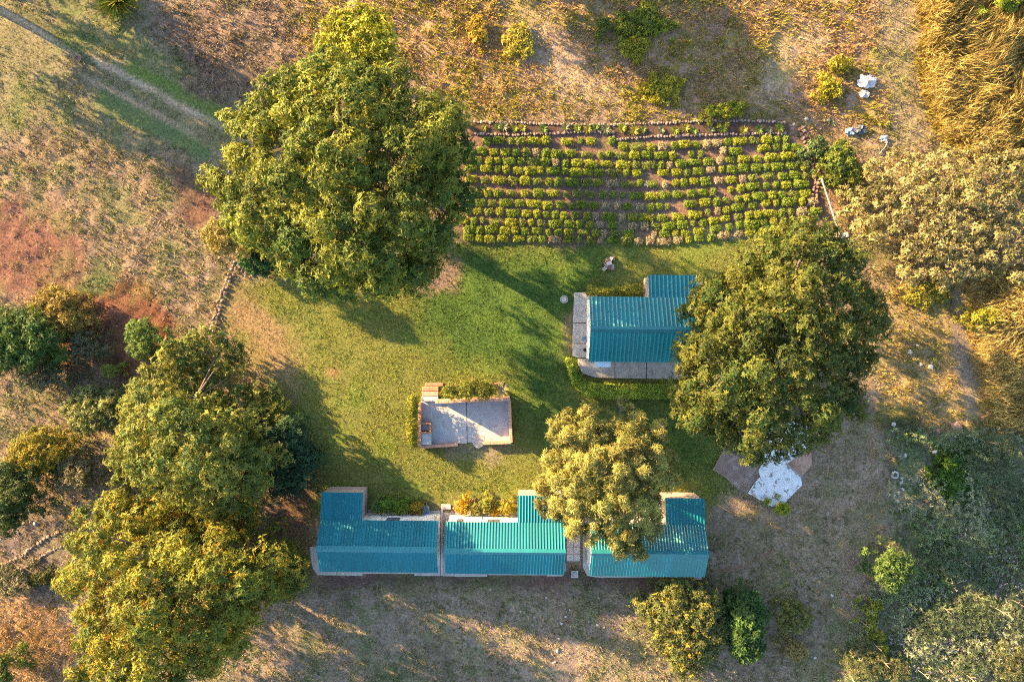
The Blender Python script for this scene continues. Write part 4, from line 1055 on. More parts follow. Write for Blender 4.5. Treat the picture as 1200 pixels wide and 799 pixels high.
# rust-brown round pan on the track
pn = empty('clay_dish', P(92, 69)); tag(pn, 'small round rust coloured dish on the grassy track', 'dish')
m = MB(); n = 16
for (r_, z_) in ((.2, 0), (.29, .13), (.25, .13), (.17, .04)):
    m.v += [(r_ * math.cos(6.283 * k / n), r_ * math.sin(6.283 * k / n), z_) for k in range(n)]
for q in range(3):
    for k in range(n): m.f.append((q * n + k, q * n + (k + 1) % n, (q + 1) * n + (k + 1) % n, (q + 1) * n + k))
m.f += [tuple(range(n))[::-1], tuple(range(3 * n, 4 * n))]
m.build('bowl', M_RSTONE, pn)
MB().tube([(.27 * math.cos(6.283 * k / n), .27 * math.sin(6.283 * k / n), .13) for k in range(n + 1)], .018, 5).build('rim', M_RSTONE, pn)

# ------------------------------------------------------------------ litter, pipe, plank
def bag(name, label, px, py, s, mat, seed, cat='bag'):
    rng = np.random.default_rng(seed)
    nu, nv = 26, 14; v = []
    for j in range(nv + 1):
        for i in range(nu):
            t = 6.283 * i / nu; ph = math.pi * j / nv
            k = 1 + .34 * math.sin(3 * t + seed) * math.sin(2 * ph) + .16 * math.sin(7 * t + 3 * ph + seed) + rng.normal(0, .05)
            v.append((s * k * math.cos(t) * math.sin(ph), s * .75 * k * math.sin(t) * math.sin(ph), s * .30 * (1 + math.cos(ph)) * k))
    mb = MB(); mb.v = v
    for j in range(nv):
        for i in range(nu): mb.f.append((j * nu + i, (j + 1) * nu + i, (j + 1) * nu + (i + 1) % nu, j * nu + (i + 1) % nu))
    root = empty(name, P(px, py)); tag(root, label, cat)
    mb.build('sack', mat, root)
    MB().tube([(s * .5, s * .1, s * .4), (s * .8, s * .25, s * .55), (s * 1.0, s * .2, s * .35)], [s * .16, s * .1, s * .03], 6).build('knot', mat, root)


bag('plastic_bag', 'large crumpled white plastic bag on the slope above the weeds', 1014, 97, .62, M_PLASTIC, 1)
bag('plastic_bag', 'small torn white plastic scrap below the large white bag', 1012, 111, .34, M_PLASTIC, 2)
bag('rubbish_sack', 'dark blue rubbish sack in the weeds', 1008, 153, .40, M_BAGDK, 3)
bag('rubbish_sack', 'grey rubbish sack next to the dark blue one', 995, 155, .34, M_TRAY, 4)
bag('plastic_bag', 'white bag beside a bent pale branch', 1035, 163, .28, M_PLASTIC, 5)
bag('plastic_bag', 'little white scrap beside the weedy bush and pale dry tree', 1001, 220, .22, M_PLASTIC, 6)
m = MB(); m.tube([P(1040, 165, .1), P(1038, 172, .14), P(1034, 176, .12), P(1030, 181, .05)], [.04, .035, .03, .02], 6)
tag(m.build('bent_branch', M_PIPE), 'bent pale branch lying beside a white bag', 'branch')
pi = empty('pipe', (0, 0, 0)); tag(pi, 'long thin white pipe propped across the weeds', 'pipe')
MB().tube([P(963, 210, .9), P(984, 275, .35)], .055, 8).build('tube', M_PIPE, pi)
MB().tube([P(963, 210, .9) + Vector((-.015, .05, .002)), P(964.3, 214, .87)], .075, 8).build('socket', M_PIPE, pi)
MB().tube([P(964, 213, 0) + Vector((0, 0, -.1)), P(964, 213, .84)], .05, 6).build('support', M_POST, pi)
pk = empty('bench_plank', P(984, 277)); pk.rotation_euler = (0, 0, math.radians(12)); tag(pk, 'short pinkish timber plank at the end of the white pipe', 'plank')
for k in (-1, 1):
    MB().cham(-.5, .5, -.17 + (k > 0) * .175, (k > 0) * .175, .22, .29, .01).build('board', M_TILE, pk)
for k in (-.38, .38):
    MB().box(k - .05, k + .05, -.15, .15, -.08, .218).build('block', M_WOOD, pk)

# ------------------------------------------------------------------ wire fence
fence = empty('wire_fence', P(1043, 19)); tag(fence, 'post and wire fence between the dry path and the golden tall grass', 'fence')
fo_ = P(1043, 19)
FP = [(1036, -30), (1043, 19), (1050, 65), (1060, 107), (1070, 155), (1080, 205), (1091, 255), (1102, 305), (1113, 355), (1124, 405), (1136, 460), (1148, 515), (1162, 570), (1176, 623), (1188, 670), (1201, 722), (1214, 775), (1227, 830)]
pm = MB().tube([(0, 0, -.2), (0, 0, 1.0), (0.01, 0, 1.85)], [.04, .036, .032], 7).mesh('post', M_POST)
for (px, py) in FP:
    p = P(px, py) - fo_
    o = link('post', pm, fence, p); o.rotation_euler = (R.uniform(-.03, .03), R.uniform(-.03, .03), 0)
for hz in (.35, .75, 1.15, 1.55):
    MB().tube([P(px, py) - fo_ + Vector((.055, 0, hz)) for (px, py) in FP], .006, 4).build('wire', M_DARK, fence)

# ------------------------------------------------------------------ great trees
def rag(poly, amt, seed):
    """bays and points worked into a crown outline"""
    rng = random.Random(seed)
    cx = sum(p[0] for p in poly) / len(poly); cy = sum(p[1] for p in poly) / len(poly)
    out = []
    for i, (x, y) in enumerate(poly):
        x2, y2 = poly[(i + 1) % len(poly)]
        k = 1 + rng.uniform(.1, 1.0) * amt
        out.append((cx + (x - cx) * k, cy + (y - cy) * k))
        k = 1 - rng.uniform(-.1, 1.3) * amt
        mx, my = (x + x2) / 2, (y + y2) / 2
        out.append((cx + (mx - cx) * k, cy + (my - cy) * k))
    return out


tree('great_tree', 'huge broad tree with glossy yellow-green leaf rosettes above the lawn',
     rag([(262, 140), (300, 105), (345, 75), (385, 58), (430, 68), (470, 95), (500, 115), (545, 128), (555, 180), (550, 230), (532, 285), (492, 332), (450, 347), (400, 347), (372, 364), (348, 335), (330, 312), (300, 292), (262, 262), (246, 215), (238, 190), (262, 172)], 0.07, 1),
     12.6, 6.2, 5.6, 1.0, .74, 106, 9, .27, .09, (0.055, 0.098, 0.018), (0.235, 0.240, 0.030), 21, trunk=.5)
tree('lime_tree', 'bright lime yellow tree rising behind the huge broad tree',
     [(368, 52), (385, 18), (420, 6), (455, 18), (472, 55), (455, 85), (400, 90)],
     6.8, 6.0, 5.4, .6, .60, 150, 8, .24, .085, (0.26, 0.29, 0.025), (0.42, 0.40, 0.035), 22, trunk=.18)
def crown_q(x, y):
    return .485 * (x - 600) / PXM * .93 + .875 * (399.5 - y) / PXM * .93


def yellow_shape(x, y, z):
    # crown dips where the two trees meet
    z = z * max(.5, 1.0 - .006 * max(0, 655 - y))
    t = min(1.0, max(0.0, (crown_q(x, y) + 22.9) / .5))
    return z * (1 - t) + min(z, 2.0) * t


def leafy_shape(x, y, z):
    # low skirt on the lawn side, full height only towards the cottages
    q = .485 * (x - 600) / PXM * .94 + .875 * (399.5 - y) / PXM * .94
    lim = min(3.3, max(1.3, 1.5 + .016 * (300 - x)))
    t = min(1.0, max(0.0, (q + 15.6) / 1.4))
    z = z * max(.5, 1.0 - .006 * max(0, y - 565))
    u = min(1.0, max(0.0, (-19.9 - crown_q(x, y)) / .5))
    z = z * (1 - u) + min(z, 2.0) * u
    return z * (1 - t) + min(z, lim) * t


tree('leafy_tree', 'dense tree with blue-green shaded side west of the row cottages',
     [(215, 386), (250, 383), (285, 402), (294, 430), (284, 446), (312, 440), (338, 463), (347, 482), (325, 505), (312, 560), (292, 605), (200, 625), (138, 592), (128, 540), (138, 490), (158, 440), (185, 400)],
     8.6, 2.0, .9, .8, .62, 98, 9, .23, .08, (0.055, 0.105, 0.024), (0.250, 0.240, 0.042), 23, trunk=.3, fork=.12, share=.12, base=(-20.8, -6.6), shape=leafy_shape)
tree('dark_round_tree', 'small dark blue-green round tree touching the leafy tree by the cottages',
     ell(336, 540, 36, 48), 2.9, 1.6, .6, .75, .6, 110, 9, .22, .085, (0.022, 0.058, 0.026), (0.035, 0.080, 0.035), 24, trunk=.16)
tree('yellow_tree', 'broad tree with orange-yellow tinted foliage beside the terrace stones',
     rag([(68, 645), (88, 602), (130, 575), (180, 592), (260, 603), (300, 592), (345, 620), (367, 660), (356, 702), (302, 722), (288, 762), (245, 792), (205, 825), (90, 830), (78, 790), (95, 735), (68, 685)], 0.07, 3),
     10.0, 3.0, 2.0, .95, .72, 92, 9, .26, .082, (0.065, 0.105, 0.018), (0.250, 0.230, 0.026), 25, trunk=.4, c3=(0.34, 0.20, 0.02), c3share=.06, shape=yellow_shape)
tree('round_dark_tree', 'great round tree with dense dark green clumps over the lodge roof',
     rag([(888, 278), (938, 252), (975, 262), (1005, 292), (1027, 340), (1042, 385), (1028, 420), (1008, 442), (1012, 480), (988, 517), (950, 527), (915, 542), (878, 542), (845, 518), (815, 518), (788, 482), (794, 440), (789, 415), (815, 385), (808, 350), (840, 322), (878, 302)], 0.035, 4),
     10.6, 4.4, 3.7, .8, .74, 118, 9, .22, .082, (0.035, 0.068, 0.014), (0.150, 0.152, 0.026), 26, trunk=.4)
tree('golden_tree', 'pale golden-leaved tree leaning over the row cottage roofs',
     rag([(655, 478), (690, 473), (710, 495), (738, 470), (757, 480), (772, 500), (788, 530), (790, 565), (776, 600), (772, 638), (752, 652), (722, 642), (702, 632), (690, 642), (668, 630), (655, 605), (638, 628), (624, 600), (622, 570), (635, 540), (648, 508)], 0.17, 5),
     8.2, 4.9, 4.2, .46, .86, 250, 9, .28, .048, (0.115, 0.140, 0.040), (0.40, 0.345, 0.090), 27, lobevar=.5, trunk=.26, base=(6.0, -9.2))
tree('pale_dry_tree', 'wide pale beige half-dry tree by the fence and golden grass',
     rag([(985, 225), (1010, 190), (1050, 175), (1100, 172), (1150, 165), (1215, 170), (1225, 300), (1190, 330), (1150, 325), (1110, 345), (1060, 330), (1010, 285)], 0.12, 6),
     2.7, 1.3, .7, .55, .70, 110, 7, .19, .075, (0.250, 0.200, 0.080), (0.430, 0.345, 0.150), 28, trunk=.22, c3=(0.16, 0.17, 0.05), c3share=.28)
# trees just beyond the frame whose shadows reach the picture
tree('roadside_tree', 'tall green tree beyond the grassy track, upslope', ell(-170, -90, 100, 80), 10, 4, 2.5, 1.3, .64, 40, 8, .36, .13, (0.07, 0.11, 0.02), (0.14, 0.16, 0.03), 31, trunk=.35)
tree('slope_tree', 'green tree beyond the upper slope above the plant rows', ell(560, -130, 100, 60), 7.5, 3.4, 2.2, 1.2, .64, 40, 8, .36, .13, (0.07, 0.11, 0.02), (0.15, 0.16, 0.03), 32, trunk=.3)

# ------------------------------------------------------------------ smaller trees and shrubs
def shrub(name, label, cx, cy, rx, ry, h, c1, c2, seed, lr=.42, per=150, nl=7, ln=.2, wd=.075, cat='shrub', group=None, zedge=None, jag=.22, **kw):
    return tree(name, label, ell(cx, cy, rx, ry, random.Random(seed), 16, jag), h, zedge if zedge is not None else h * .45, h * .15, lr, .58, per, nl, ln, wd, c1, c2, seed, trunk=.05, cat=cat, group=group, fork=.3, **kw)


G1, G2 = (0.07, 0.115, 0.02), (0.15, 0.175, 0.03)
shrub('leafy_shrub', 'bright green round shrub on the brown loose earth', 167, 396, 20, 24, 1.9, (0.08, 0.15, 0.03), (0.17, 0.22, 0.05), 41, .45)
shrub('sprig_shrub', 'tiny yellow-green sprig below the bright round shrub', 129, 434, 9, 9, 1.0, (0.15, 0.18, 0.03), (0.22, 0.22, 0.04), 42, .25)
shrub('candle_shrub', 'loose shrub with pale candle-like shoots beside the leafy tree', 110, 480, 36, 27, 1.9, (0.06, 0.10, 0.035), (0.30, 0.29, 0.09), 43, .36, per=150, ln=.22)
shrub('golden_shrub', 'rounded golden-yellow shrub above the dark clump', 44, 530, 38, 28, 2.4, (0.13, 0.13, 0.015), (0.27, 0.21, 0.02), 44, .5)
shrub('dark_shrub', 'dark green clump below the rounded golden shrub', 12, 582, 34, 42, 3.2, (0.035, 0.065, 0.018), (0.06, 0.09, 0.02), 45, .55)
shrub('dark_sapling', 'dark green tree with drooping fronds beside the red soil', 18, 395, 46, 38, 3.4, (0.045, 0.10, 0.025), (0.10, 0.15, 0.03), 46, .6, ln=.3)
shrub('ochre_shrub', 'airy ochre-leaved shrub at the edge of the red soil', 66, 370, 34, 36, 2.0, (0.20, 0.15, 0.035), (0.30, 0.22, 0.05), 47, .35, per=100)
shrub('grey_shrub', 'grey-green feathery shrub on the brown loose earth', 95, 405, 20, 22, 1.6, (0.10, 0.11, 0.06), (0.15, 0.15, 0.08), 48, .35, per=90, ln=.16)
shrub('grey_shrub', 'long grey-green feathery shrub below the dark drooping tree', 50, 442, 36, 16, 1.6, (0.09, 0.11, 0.06), (0.14, 0.15, 0.08), 49, .35, per=90, ln=.16)
shrub('feathery_shrub', 'pale grey feathery shrub between the golden shrub and yellow tree', 85, 555, 24, 24, 1.8, (0.14, 0.13, 0.06), (0.2, 0.18, 0.09), 50, .35, per=90, ln=.16)
shrub('yellow_weed', 'yellow weed clump at the foot of the drooping dark tree', 61, 388, 10, 7, 1.0, (0.30, 0.25, 0.015), (0.36, 0.28, 0.02), 51, .25)
shrub('corner_shrub', 'green shrub at the rough dry grass below the terrace', -2, 790, 14, 22, 2.0, G1, G2, 52, .4)
shrub('terrace_shrub', 'low olive clump between the terrace stones and the yellow tree', 46, 678, 13, 8, .7, (0.06, 0.075, 0.015), (0.10, 0.10, 0.02), 53, .25)
shrub('grey_weed', 'grey-green weed mound below the terrace stones', 14, 682, 20, 22, 1.0, (0.12, 0.13, 0.07), (0.17, 0.16, 0.08), 531, .3, per=90, ln=.16)
shrub('planter_shrub', 'deep green shrub inside the ring of stones', 299, 303, 20, 17, 1.6, (0.025, 0.085, 0.025), (0.05, 0.12, 0.035), 54, .4)
shrub('pale_sapling', 'pale yellow sapling beside the ring of stones', 262, 278, 24, 20, 4.2, (0.24, 0.20, 0.05), (0.34, 0.27, 0.08), 55, .45, zedge=2.6)
# hedges around the lodge
HG = ((0.13, 0.17, 0.025), (0.30, 0.29, 0.04))
def hedge(label, poly, h, c1, c2, seed, dens=170):
    """clipped hedge: leafy shoots packed through a low body with an uneven top"""
    rng = np.random.default_rng(seed)
    w = np.array([W(*q) for q in poly]); c0 = w.mean(0); lo, hi = w.min(0), w.max(0)
    n = int(dens * (hi - lo).prod() * 2)
    p = rng.uniform(lo, hi, (n, 2)); sd = poly_sdf(p[:, 0], p[:, 1], [tuple(q) for q in w])
    k = sd > .03 + .1 * (fbm(p[:, 0], p[:, 1], 1.6, 4, 2) - .4); p, sd = p[k], sd[k]; m = len(p)
    top = h * (.8 + .45 * (fbm(p[:, 0], p[:, 1], 1.3, 5, 2) - .5)) * np.clip(.72 + sd * 1.1, 0, 1)
    z = top * np.where(rng.random(m) < .6, rng.uniform(.85, 1.05, m), rng.uniform(.15, .9, m))
    gx = rng.normal(0, .35, (m, 2))
    nr = unit(np.concatenate([gx, np.ones((m, 1)) * .9], 1))
    mix = np.clip(fbm(p[:, 0], p[:, 1], .8, 6, 2)[:, None] * 1.6 - .3 + rng.normal(0, .22, (m, 1)), 0, 1)
    col = np.array(c1) * (1 - mix) + np.array(c2) * mix
    o = empty('hedge', (c0[0], c0[1], 0)); tag(o, label, 'hedge')
    pos = np.stack([p[:, 0] - c0[0], p[:, 1] - c0[1], z], 1)
    leaf_object('foliage', [rosettes(pos, nr, 7, .15, .062, col, .25)], o)
    k = max(3, len(poly) // 2)
    idx = np.argsort(-sd)[:400][:: max(1, 400 // k)]
    for q in idx:
        MB().tube([(pos[q, 0], pos[q, 1], -.1), (pos[q, 0] + .03, pos[q, 1], h * .35), (pos[q, 0], pos[q, 1] + .03, h * .7)], [.03, .022, .012], 5).build('stem', M_BARK, o)
    return o


hedge('clipped yellow-green hedge along the north wall of the lodge', [(687, 333), (700, 338), (725, 337), (750, 333), (753, 344), (700, 346), (686, 348)], 1.1, (0.13, 0.17, 0.025), (0.32, 0.30, 0.04), 56)
hedge('curved dark green hedge around the south side of the lodge apron', [(662, 420), (672, 420), (675, 438), (688, 448), (720, 450), (760, 450), (805, 451), (805, 467), (760, 466), (710, 466), (684, 463), (670, 448)], .95, (0.15, 0.24, 0.028), (0.40, 0.45, 0.055), 57)
hedge('yellow-green hedge against the west wall of the brick patio', [(481, 463), (490, 459), (491.5, 470), (491, 522), (482, 521), (479, 500)], 2.1, (0.13, 0.16, 0.02), (0.32, 0.30, 0.035), 58)
shrub('ball_shrub', 'clipped ball shrub next to the patio steps', 526, 458.5, 10, 9.5, 2.7, (0.10, 0.13, 0.02), (0.21, 0.21, 0.03), 59, .3, jag=.06, per=300, ln=.13, wd=.06, zedge=2.2)
shrub('ball_shrub', 'widest clipped ball shrub on the patio wall, between two others', 547, 458, 14, 10, 2.7, (0.10, 0.13, 0.02), (0.21, 0.21, 0.03), 60, .3, jag=.06, per=300, ln=.13, wd=.06, zedge=2.2)
shrub('ball_shrub', 'clipped ball shrub beside the pale spiky agave', 567, 458, 12, 10, 2.7, (0.10, 0.13, 0.02), (0.19, 0.19, 0.03), 61, .3, jag=.06, per=300, ln=.13, wd=.06, zedge=2.2)


def spiky(name, label, px, py, rad, n, c1, c2, seed, cat='plant', group=None, wd=.07, z0=.15, up=.6, mat=None):
    rng = np.random.default_rng(seed)
    ang = np.arange(n) * 2.39996 + rng.normal(0, .1, n)
    el = np.linspace(.15, 1.2, n) * up + rng.normal(0, .06, n)
    ax = np.stack([np.cos(ang) * np.cos(el), np.sin(ang) * np.cos(el), np.sin(el)], 1)
    mix = rng.random((n, 1)); col = np.array(c1) * (1 - mix) + np.array(c2) * mix
    base = np.zeros((n, 3)); base[:, 2] = z0; base[:, :2] = ax[:, :2] * .04
    v, f, c = kites(base, ax, np.tile([[0, 0, 1.0]], (n, 1)), rad * rng.uniform(.75, 1.2, n), np.full(n, wd), col)
    o = empty(name, P(px, py)); tag(o, label, cat, group)
    leaf_object('leaves', [(v, f, c)], o)
    MB().tube([(0, 0, -.08), (0, 0, z0 * .6), (0, 0, z0 + .05)], [.09, .08, .05], 7).build('stem', M_BARK, o)
    return o


spiky('agave', 'pale spiky agave at the end of the patio hedge', 587.5, 455, .62, 46, (0.32, 0.33, 0.16), (0.46, 0.42, 0.22), 1, wd=.09, z0=1.0, up=.5)
spiky('strap_leaf_plant', 'large clump of long strap leaves beside the grassy track', 140, 4, 1.9, 190, (0.20, 0.27, 0.04), (0.46, 0.40, 0.06), 2, wd=.13, z0=.3, up=.9)
# flower beds in front of the row cottages
for i, (px, py, rx, ry, h, c, lab) in enumerate((
        (441, 594, 9, 8, 1.0, ((0.09, 0.16, 0.04), (0.18, 0.23, 0.05)), 'green shrub in the cottage bed, next to the wing wall'),
        (455, 593, 10, 8, 1.2, ((0.07, 0.14, 0.02), (0.18, 0.26, 0.03)), 'dark glossy shrub in the middle of the green cottage bed'),
        (470, 594, 9, 8, 1.1, ((0.08, 0.16, 0.02), (0.20, 0.27, 0.03)), 'fresh green shrub in the green cottage bed, beside the yellow one'),
        (487, 596, 9, 7, .9, ((0.24, 0.18, 0.02), (0.32, 0.22, 0.02)), 'ochre yellow shrub beside the wheelbarrow'),
        (542, 595, 9, 8, 1.0, ((0.36, 0.22, 0.015), (0.46, 0.30, 0.02)), 'bright orange-yellow shrub at the corner of the brick edged bed'),
        (557, 596, 8, 7, .9, ((0.12, 0.15, 0.03), (0.26, 0.22, 0.04)), 'olive shrub in the brick edged bed, next to the orange one'),
        (570, 593, 9, 8, 1.0, ((0.14, 0.17, 0.03), (0.30, 0.27, 0.04)), 'yellow-green shrub in the middle of the brick edged bed'),
        (580, 598, 7, 6, .8, ((0.32, 0.20, 0.02), (0.40, 0.26, 0.02)), 'small orange shrub low in the brick edged bed'),
        (595, 595, 10, 8, 1.1, ((0.12, 0.15, 0.02), (0.32, 0.24, 0.02)), 'green and orange shrub against the middle cottage wing'))):
    shrub('flower_shrub', lab, px, py, rx, ry, h, *c, 70 + i, .26, per=260, ln=.15, wd=.07, group='shrubs in the cottage flower beds')
# south side shrubs
shrub('yellow_bush', 'large bush flecked with golden yellow behind the eastern row cottage', 800, 735, 50, 50, 2.6, (0.075, 0.105, 0.03), (0.17, 0.17, 0.05), 81, .45, per=130, jag=.38, c3=(0.50, 0.36, 0.03), c3share=.07)
shrub('green_bush', 'dark broad-leaved green bush next to the yellow flecked bush', 874, 735, 24, 46, 2.4, (0.03, 0.075, 0.02), (0.075, 0.13, 0.03), 82, .42, per=100, ln=.28, wd=.12)
shrub('olive_bush', 'feathery olive bush alone in the dry grass', 930, 724, 22, 20, 1.9, (0.09, 0.11, 0.03), (0.15, 0.16, 0.04), 83, .4, per=130, ln=.15)
shrub('dry_weed', 'straggly pale dry weed near the olive bush', 934, 762, 14, 12, .9, (0.20, 0.17, 0.06), (0.28, 0.22, 0.08), 84, .25, per=80)
shrub('slab_weed', 'lime green weed at the tip of the white slab', 917, 596, 9, 6, .6, (0.20, 0.26, 0.02), (0.30, 0.32, 0.03), 85, .2, per=220)
shrub('bright_bush', 'fresh green round bush at the edge of the shaded weeds', 1045, 667, 23, 24, 2.2, (0.07, 0.12, 0.03), (0.13, 0.19, 0.05), 86, .42, per=170)
# shaded thicket: slender grey-green saplings
SAP = [(1165, 540, 34, 30, 'a broad'), (1185, 590, 24, 26, 'a tall'), (1120, 655, 26, 22, 'a wide'), (1150, 672, 22, 20, 'a'), (1120, 720, 34, 28, 'a dense'), (1090, 735, 22, 22, 'a'), (1080, 705, 20, 16, 'a'), (1015, 770, 22, 30, 'a'), (1050, 785, 20, 20, 'a'), (1190, 720, 20, 26, 'a'), (1155, 720, 20, 22, 'a'), (1185, 775, 24, 26, 'a'), (1140, 775, 22, 18, 'a')]
for i, (px, py, rx, ry, w_) in enumerate(SAP):
    rs = random.Random(900 + i)
    h = rs.uniform(.7, 1.15)
    warm = i in (7, 11, 8)
    c = ((0.080, 0.115, 0.055), (0.135, 0.170, 0.085)) if not warm else ((0.10, 0.12, 0.04), (0.17, 0.16, 0.06))
    shrub('grey_sapling', 'grey-green feathery sapling in the shaded thicket below the golden grass' if not warm else 'olive-gold feathery sapling in the shaded thicket', px, py, rx, ry, h, *c, 300 + i, .38, per=60, nl=8, ln=.16, wd=.04, cat='sapling', group='saplings in the shaded thicket', zedge=h * .6, bark=None)
# bare pale stalks
for i, (px, py, hh, dx) in enumerate(((1119, 654, 1.6, .1), (1097, 706, 1.9, -.1), (1158, 708, 2.2, .1), (1013, 711, 1.5, 0), (1018, 750, 1.6, .1), (1028, 769, 1.7, 0), (1072, 782, 1.6, .1), (1125, 785, 1.6, 0), (1005, 725, 1.6, .1), (1180, 700, 1.6, .1))):
    o = empty('dry_stalk', P(px, py)); tag(o, 'bare pale dry stalk standing in the shaded thicket', 'stalk', 'dry stalks in the thicket')
    MB().tube([(0, 0, -.1), (dx * .4, .02, hh * .5), (dx, -.05, hh)], [.022, .018, .010], 5).build('stem', M_WOOD, o)
    MB().tube([(dx * .5, 0, hh * .6), (dx * .5 + .25, .15, hh * .85)], [.012, .006], 4).build('twig', M_WOOD, o)
for i, (px, py, s) in enumerate(((1027, 709, .5), (1022, 718, .55), (1021, 732, .6), (1030, 745, .6), (1034, 760, .55))):
    shrub('yellow_herb', 'yellow-green herb in a line along the thicket edge', px, py, 8, 7, .7, (0.16, 0.19, 0.02), (0.24, 0.25, 0.03), 340 + i, .22, per=200, ln=.13, cat='herb', group='herbs along the thicket edge')
# upper slope bushes
shrub('straw_bush', 'straw-yellow bush on the upper slope', 559, 34, 11, 12, .6, (0.397, 0.290, 0.040), (0.522, 0.377, 0.050), 91, .2, jag=.5, per=70)
shrub('willowy_bush', 'yellow-green airy bush on the upper slope', 607, 47, 19, 15, .55, (0.339, 0.304, 0.050), (0.435, 0.377, 0.060), 92, .2, jag=.5, per=70)
shrub('slope_bush', 'dark green sprawling bush on the upper slope beyond the allotment', 757, 28, 30, 24, .5, (0.136, 0.174, 0.020), (0.246, 0.261, 0.030), 93, .2, jag=.5, per=70)
shrub('slope_weed', 'ochre-green weed patch below the sprawling slope bush', 745, 55, 18, 16, .4, (0.223, 0.217, 0.020), (0.319, 0.290, 0.030), 94, .2, jag=.5, per=70)
shrub('small_slope_weed', 'small green weed on the upper slope beside the sprawling bush', 707, 29, 8, 7, .6, (0.09, 0.14, 0.03), (0.15, 0.18, 0.03), 95, .2, per=180)
shrub('bank_weed', 'yellow-green weed mound on the bank behind the stone edged bed', 775, 105, 24, 20, .45, (0.267, 0.246, 0.020), (0.377, 0.334, 0.030), 96, .2, jag=.5, per=70)
shrub('bank_bush', 'fresh green bush on the bank above the stone edged bed', 850, 128, 24, 10, .6, (0.208, 0.232, 0.020), (0.362, 0.362, 0.030), 97, .2, jag=.5, per=70)
shrub('slope_clump', 'olive clump next to the large white bag', 985, 75, 14, 10, .7, (0.208, 0.203, 0.020), (0.319, 0.290, 0.030), 99, .28, per=140)
shrub('slope_clump', 'yellowish clump above the dark rubbish sacks', 972, 103, 17, 13, .7, (0.223, 0.217, 0.020), (0.348, 0.304, 0.030), 100, .28, per=140)
shrub('weed_bush', 'green tangled bush at the end of the plant rows', 985, 190, 18, 24, 1.6, (0.05, 0.10, 0.02), (0.19, 0.2, 0.03), 101, .34, per=150)
shrub('weed_bush', 'blue-green low bush between plant rows and rubble', 958, 172, 14, 12, .9, (0.08, 0.13, 0.05), (0.13, 0.17, 0.06), 102, .28, per=150)
shrub('weed_bush', 'yellow-green bush beside the long white pipe', 1000, 205, 14, 14, 1.4, (0.12, 0.15, 0.02), (0.25, 0.23, 0.03), 103, .3, per=150)
shrub('fence_weed', 'green weed clump by the fence below the pale dry tree', 1085, 345, 24, 15, .4, (0.22, 0.21, 0.03), (0.34, 0.29, 0.05), 104, .18, jag=.5, per=60)
shrub('fence_weed', 'yellow-green herb clump amid the golden grass', 1158, 372, 20, 12, 1.3, (0.2, 0.2, 0.02), (0.32, 0.28, 0.03), 105, .28, per=140)
shrub('corner_bush', 'bright green bush among the golden tall grass', 1182, 2, 14, 10, 1.8, (0.12, 0.18, 0.02), (0.24, 0.27, 0.03), 106, .35)
shrub('shade_weed', 'vivid green leafy weed patch in the shaded ground', 1115, 560, 18, 24, .7, (0.05, 0.11, 0.015), (0.09, 0.16, 0.02), 108, .26, per=180, ln=.18)

# ------------------------------------------------------------------ allotment plants
def clump_mesh(seed, c1, c2, n, w, d, h, name='garden_plant'):
    rng = np.random.default_rng(seed)
    p = np.stack([rng.uniform(-w / 2, w / 2, n), rng.uniform(-d / 2, d / 2, n), np.zeros(n)], 1)
    edge = np.maximum(np.abs(p[:, 0]) / (w / 2), np.abs(p[:, 1]) / (d / 2))
    p[:, 2] = h * (1 - .35 * edge ** 3) * rng.uniform(.35, 1.0, n)
    nr = unit(np.stack([p[:, 0], p[:, 1], np.full(n, .3)], 1) + rng.normal(0, .2, (n, 3)))
    mix = rng.random((n, 1)); col = (np.array(c1) * (1 - mix) + np.array(c2) * mix)
    v, f, c = rosettes(p, nr, 6, .11, .045, col, .2)
    v[:, 2] = np.maximum(v[:, 2], -.02)
    # woody stool joining the shoots
    return fill_mesh(name, v, f, 3, M_LEAF, c)


KINDS = [
    ('full green garden clump in the planted rows', ((0.12, 0.195, 0.025), (0.25, 0.31, 0.04)), 75),
    ('yellow-tipped garden clump in the planted rows', ((0.18, 0.24, 0.025), (0.38, 0.38, 0.04)), 70),
    ('mid green sparse garden clump in the planted rows', ((0.13, 0.19, 0.035), (0.24, 0.27, 0.06)), 38),
    ('pale withered garden clump in the planted rows', ((0.32, 0.26, 0.15), (0.45, 0.38, 0.23)), 46)]
CL = {}
for ki, (lab, c, n) in enumerate(KINDS):
    for wi, w_ in enumerate((.56, .80, 1.06)):
        for v_ in range(2):
            CL[ki, wi, v_] = clump_mesh(500 + ki * 20 + wi * 5 + v_, *c, int(1.4 * n * (.65 + 1.1 * w_)), w_ - .17, .46, .28)
ROWL = [166, 177.5, 188, 198, 211, 225, 238, 248, 259, 269, 279]
ROWM = [172, 183, 194, 204, 216, 230, 243, 256, 266, 275, 283]
ROWR = [163, 173, 184, 195, 206, 216, 228, 236, 248, 259, 269]
rg = random.Random(77); count = 0
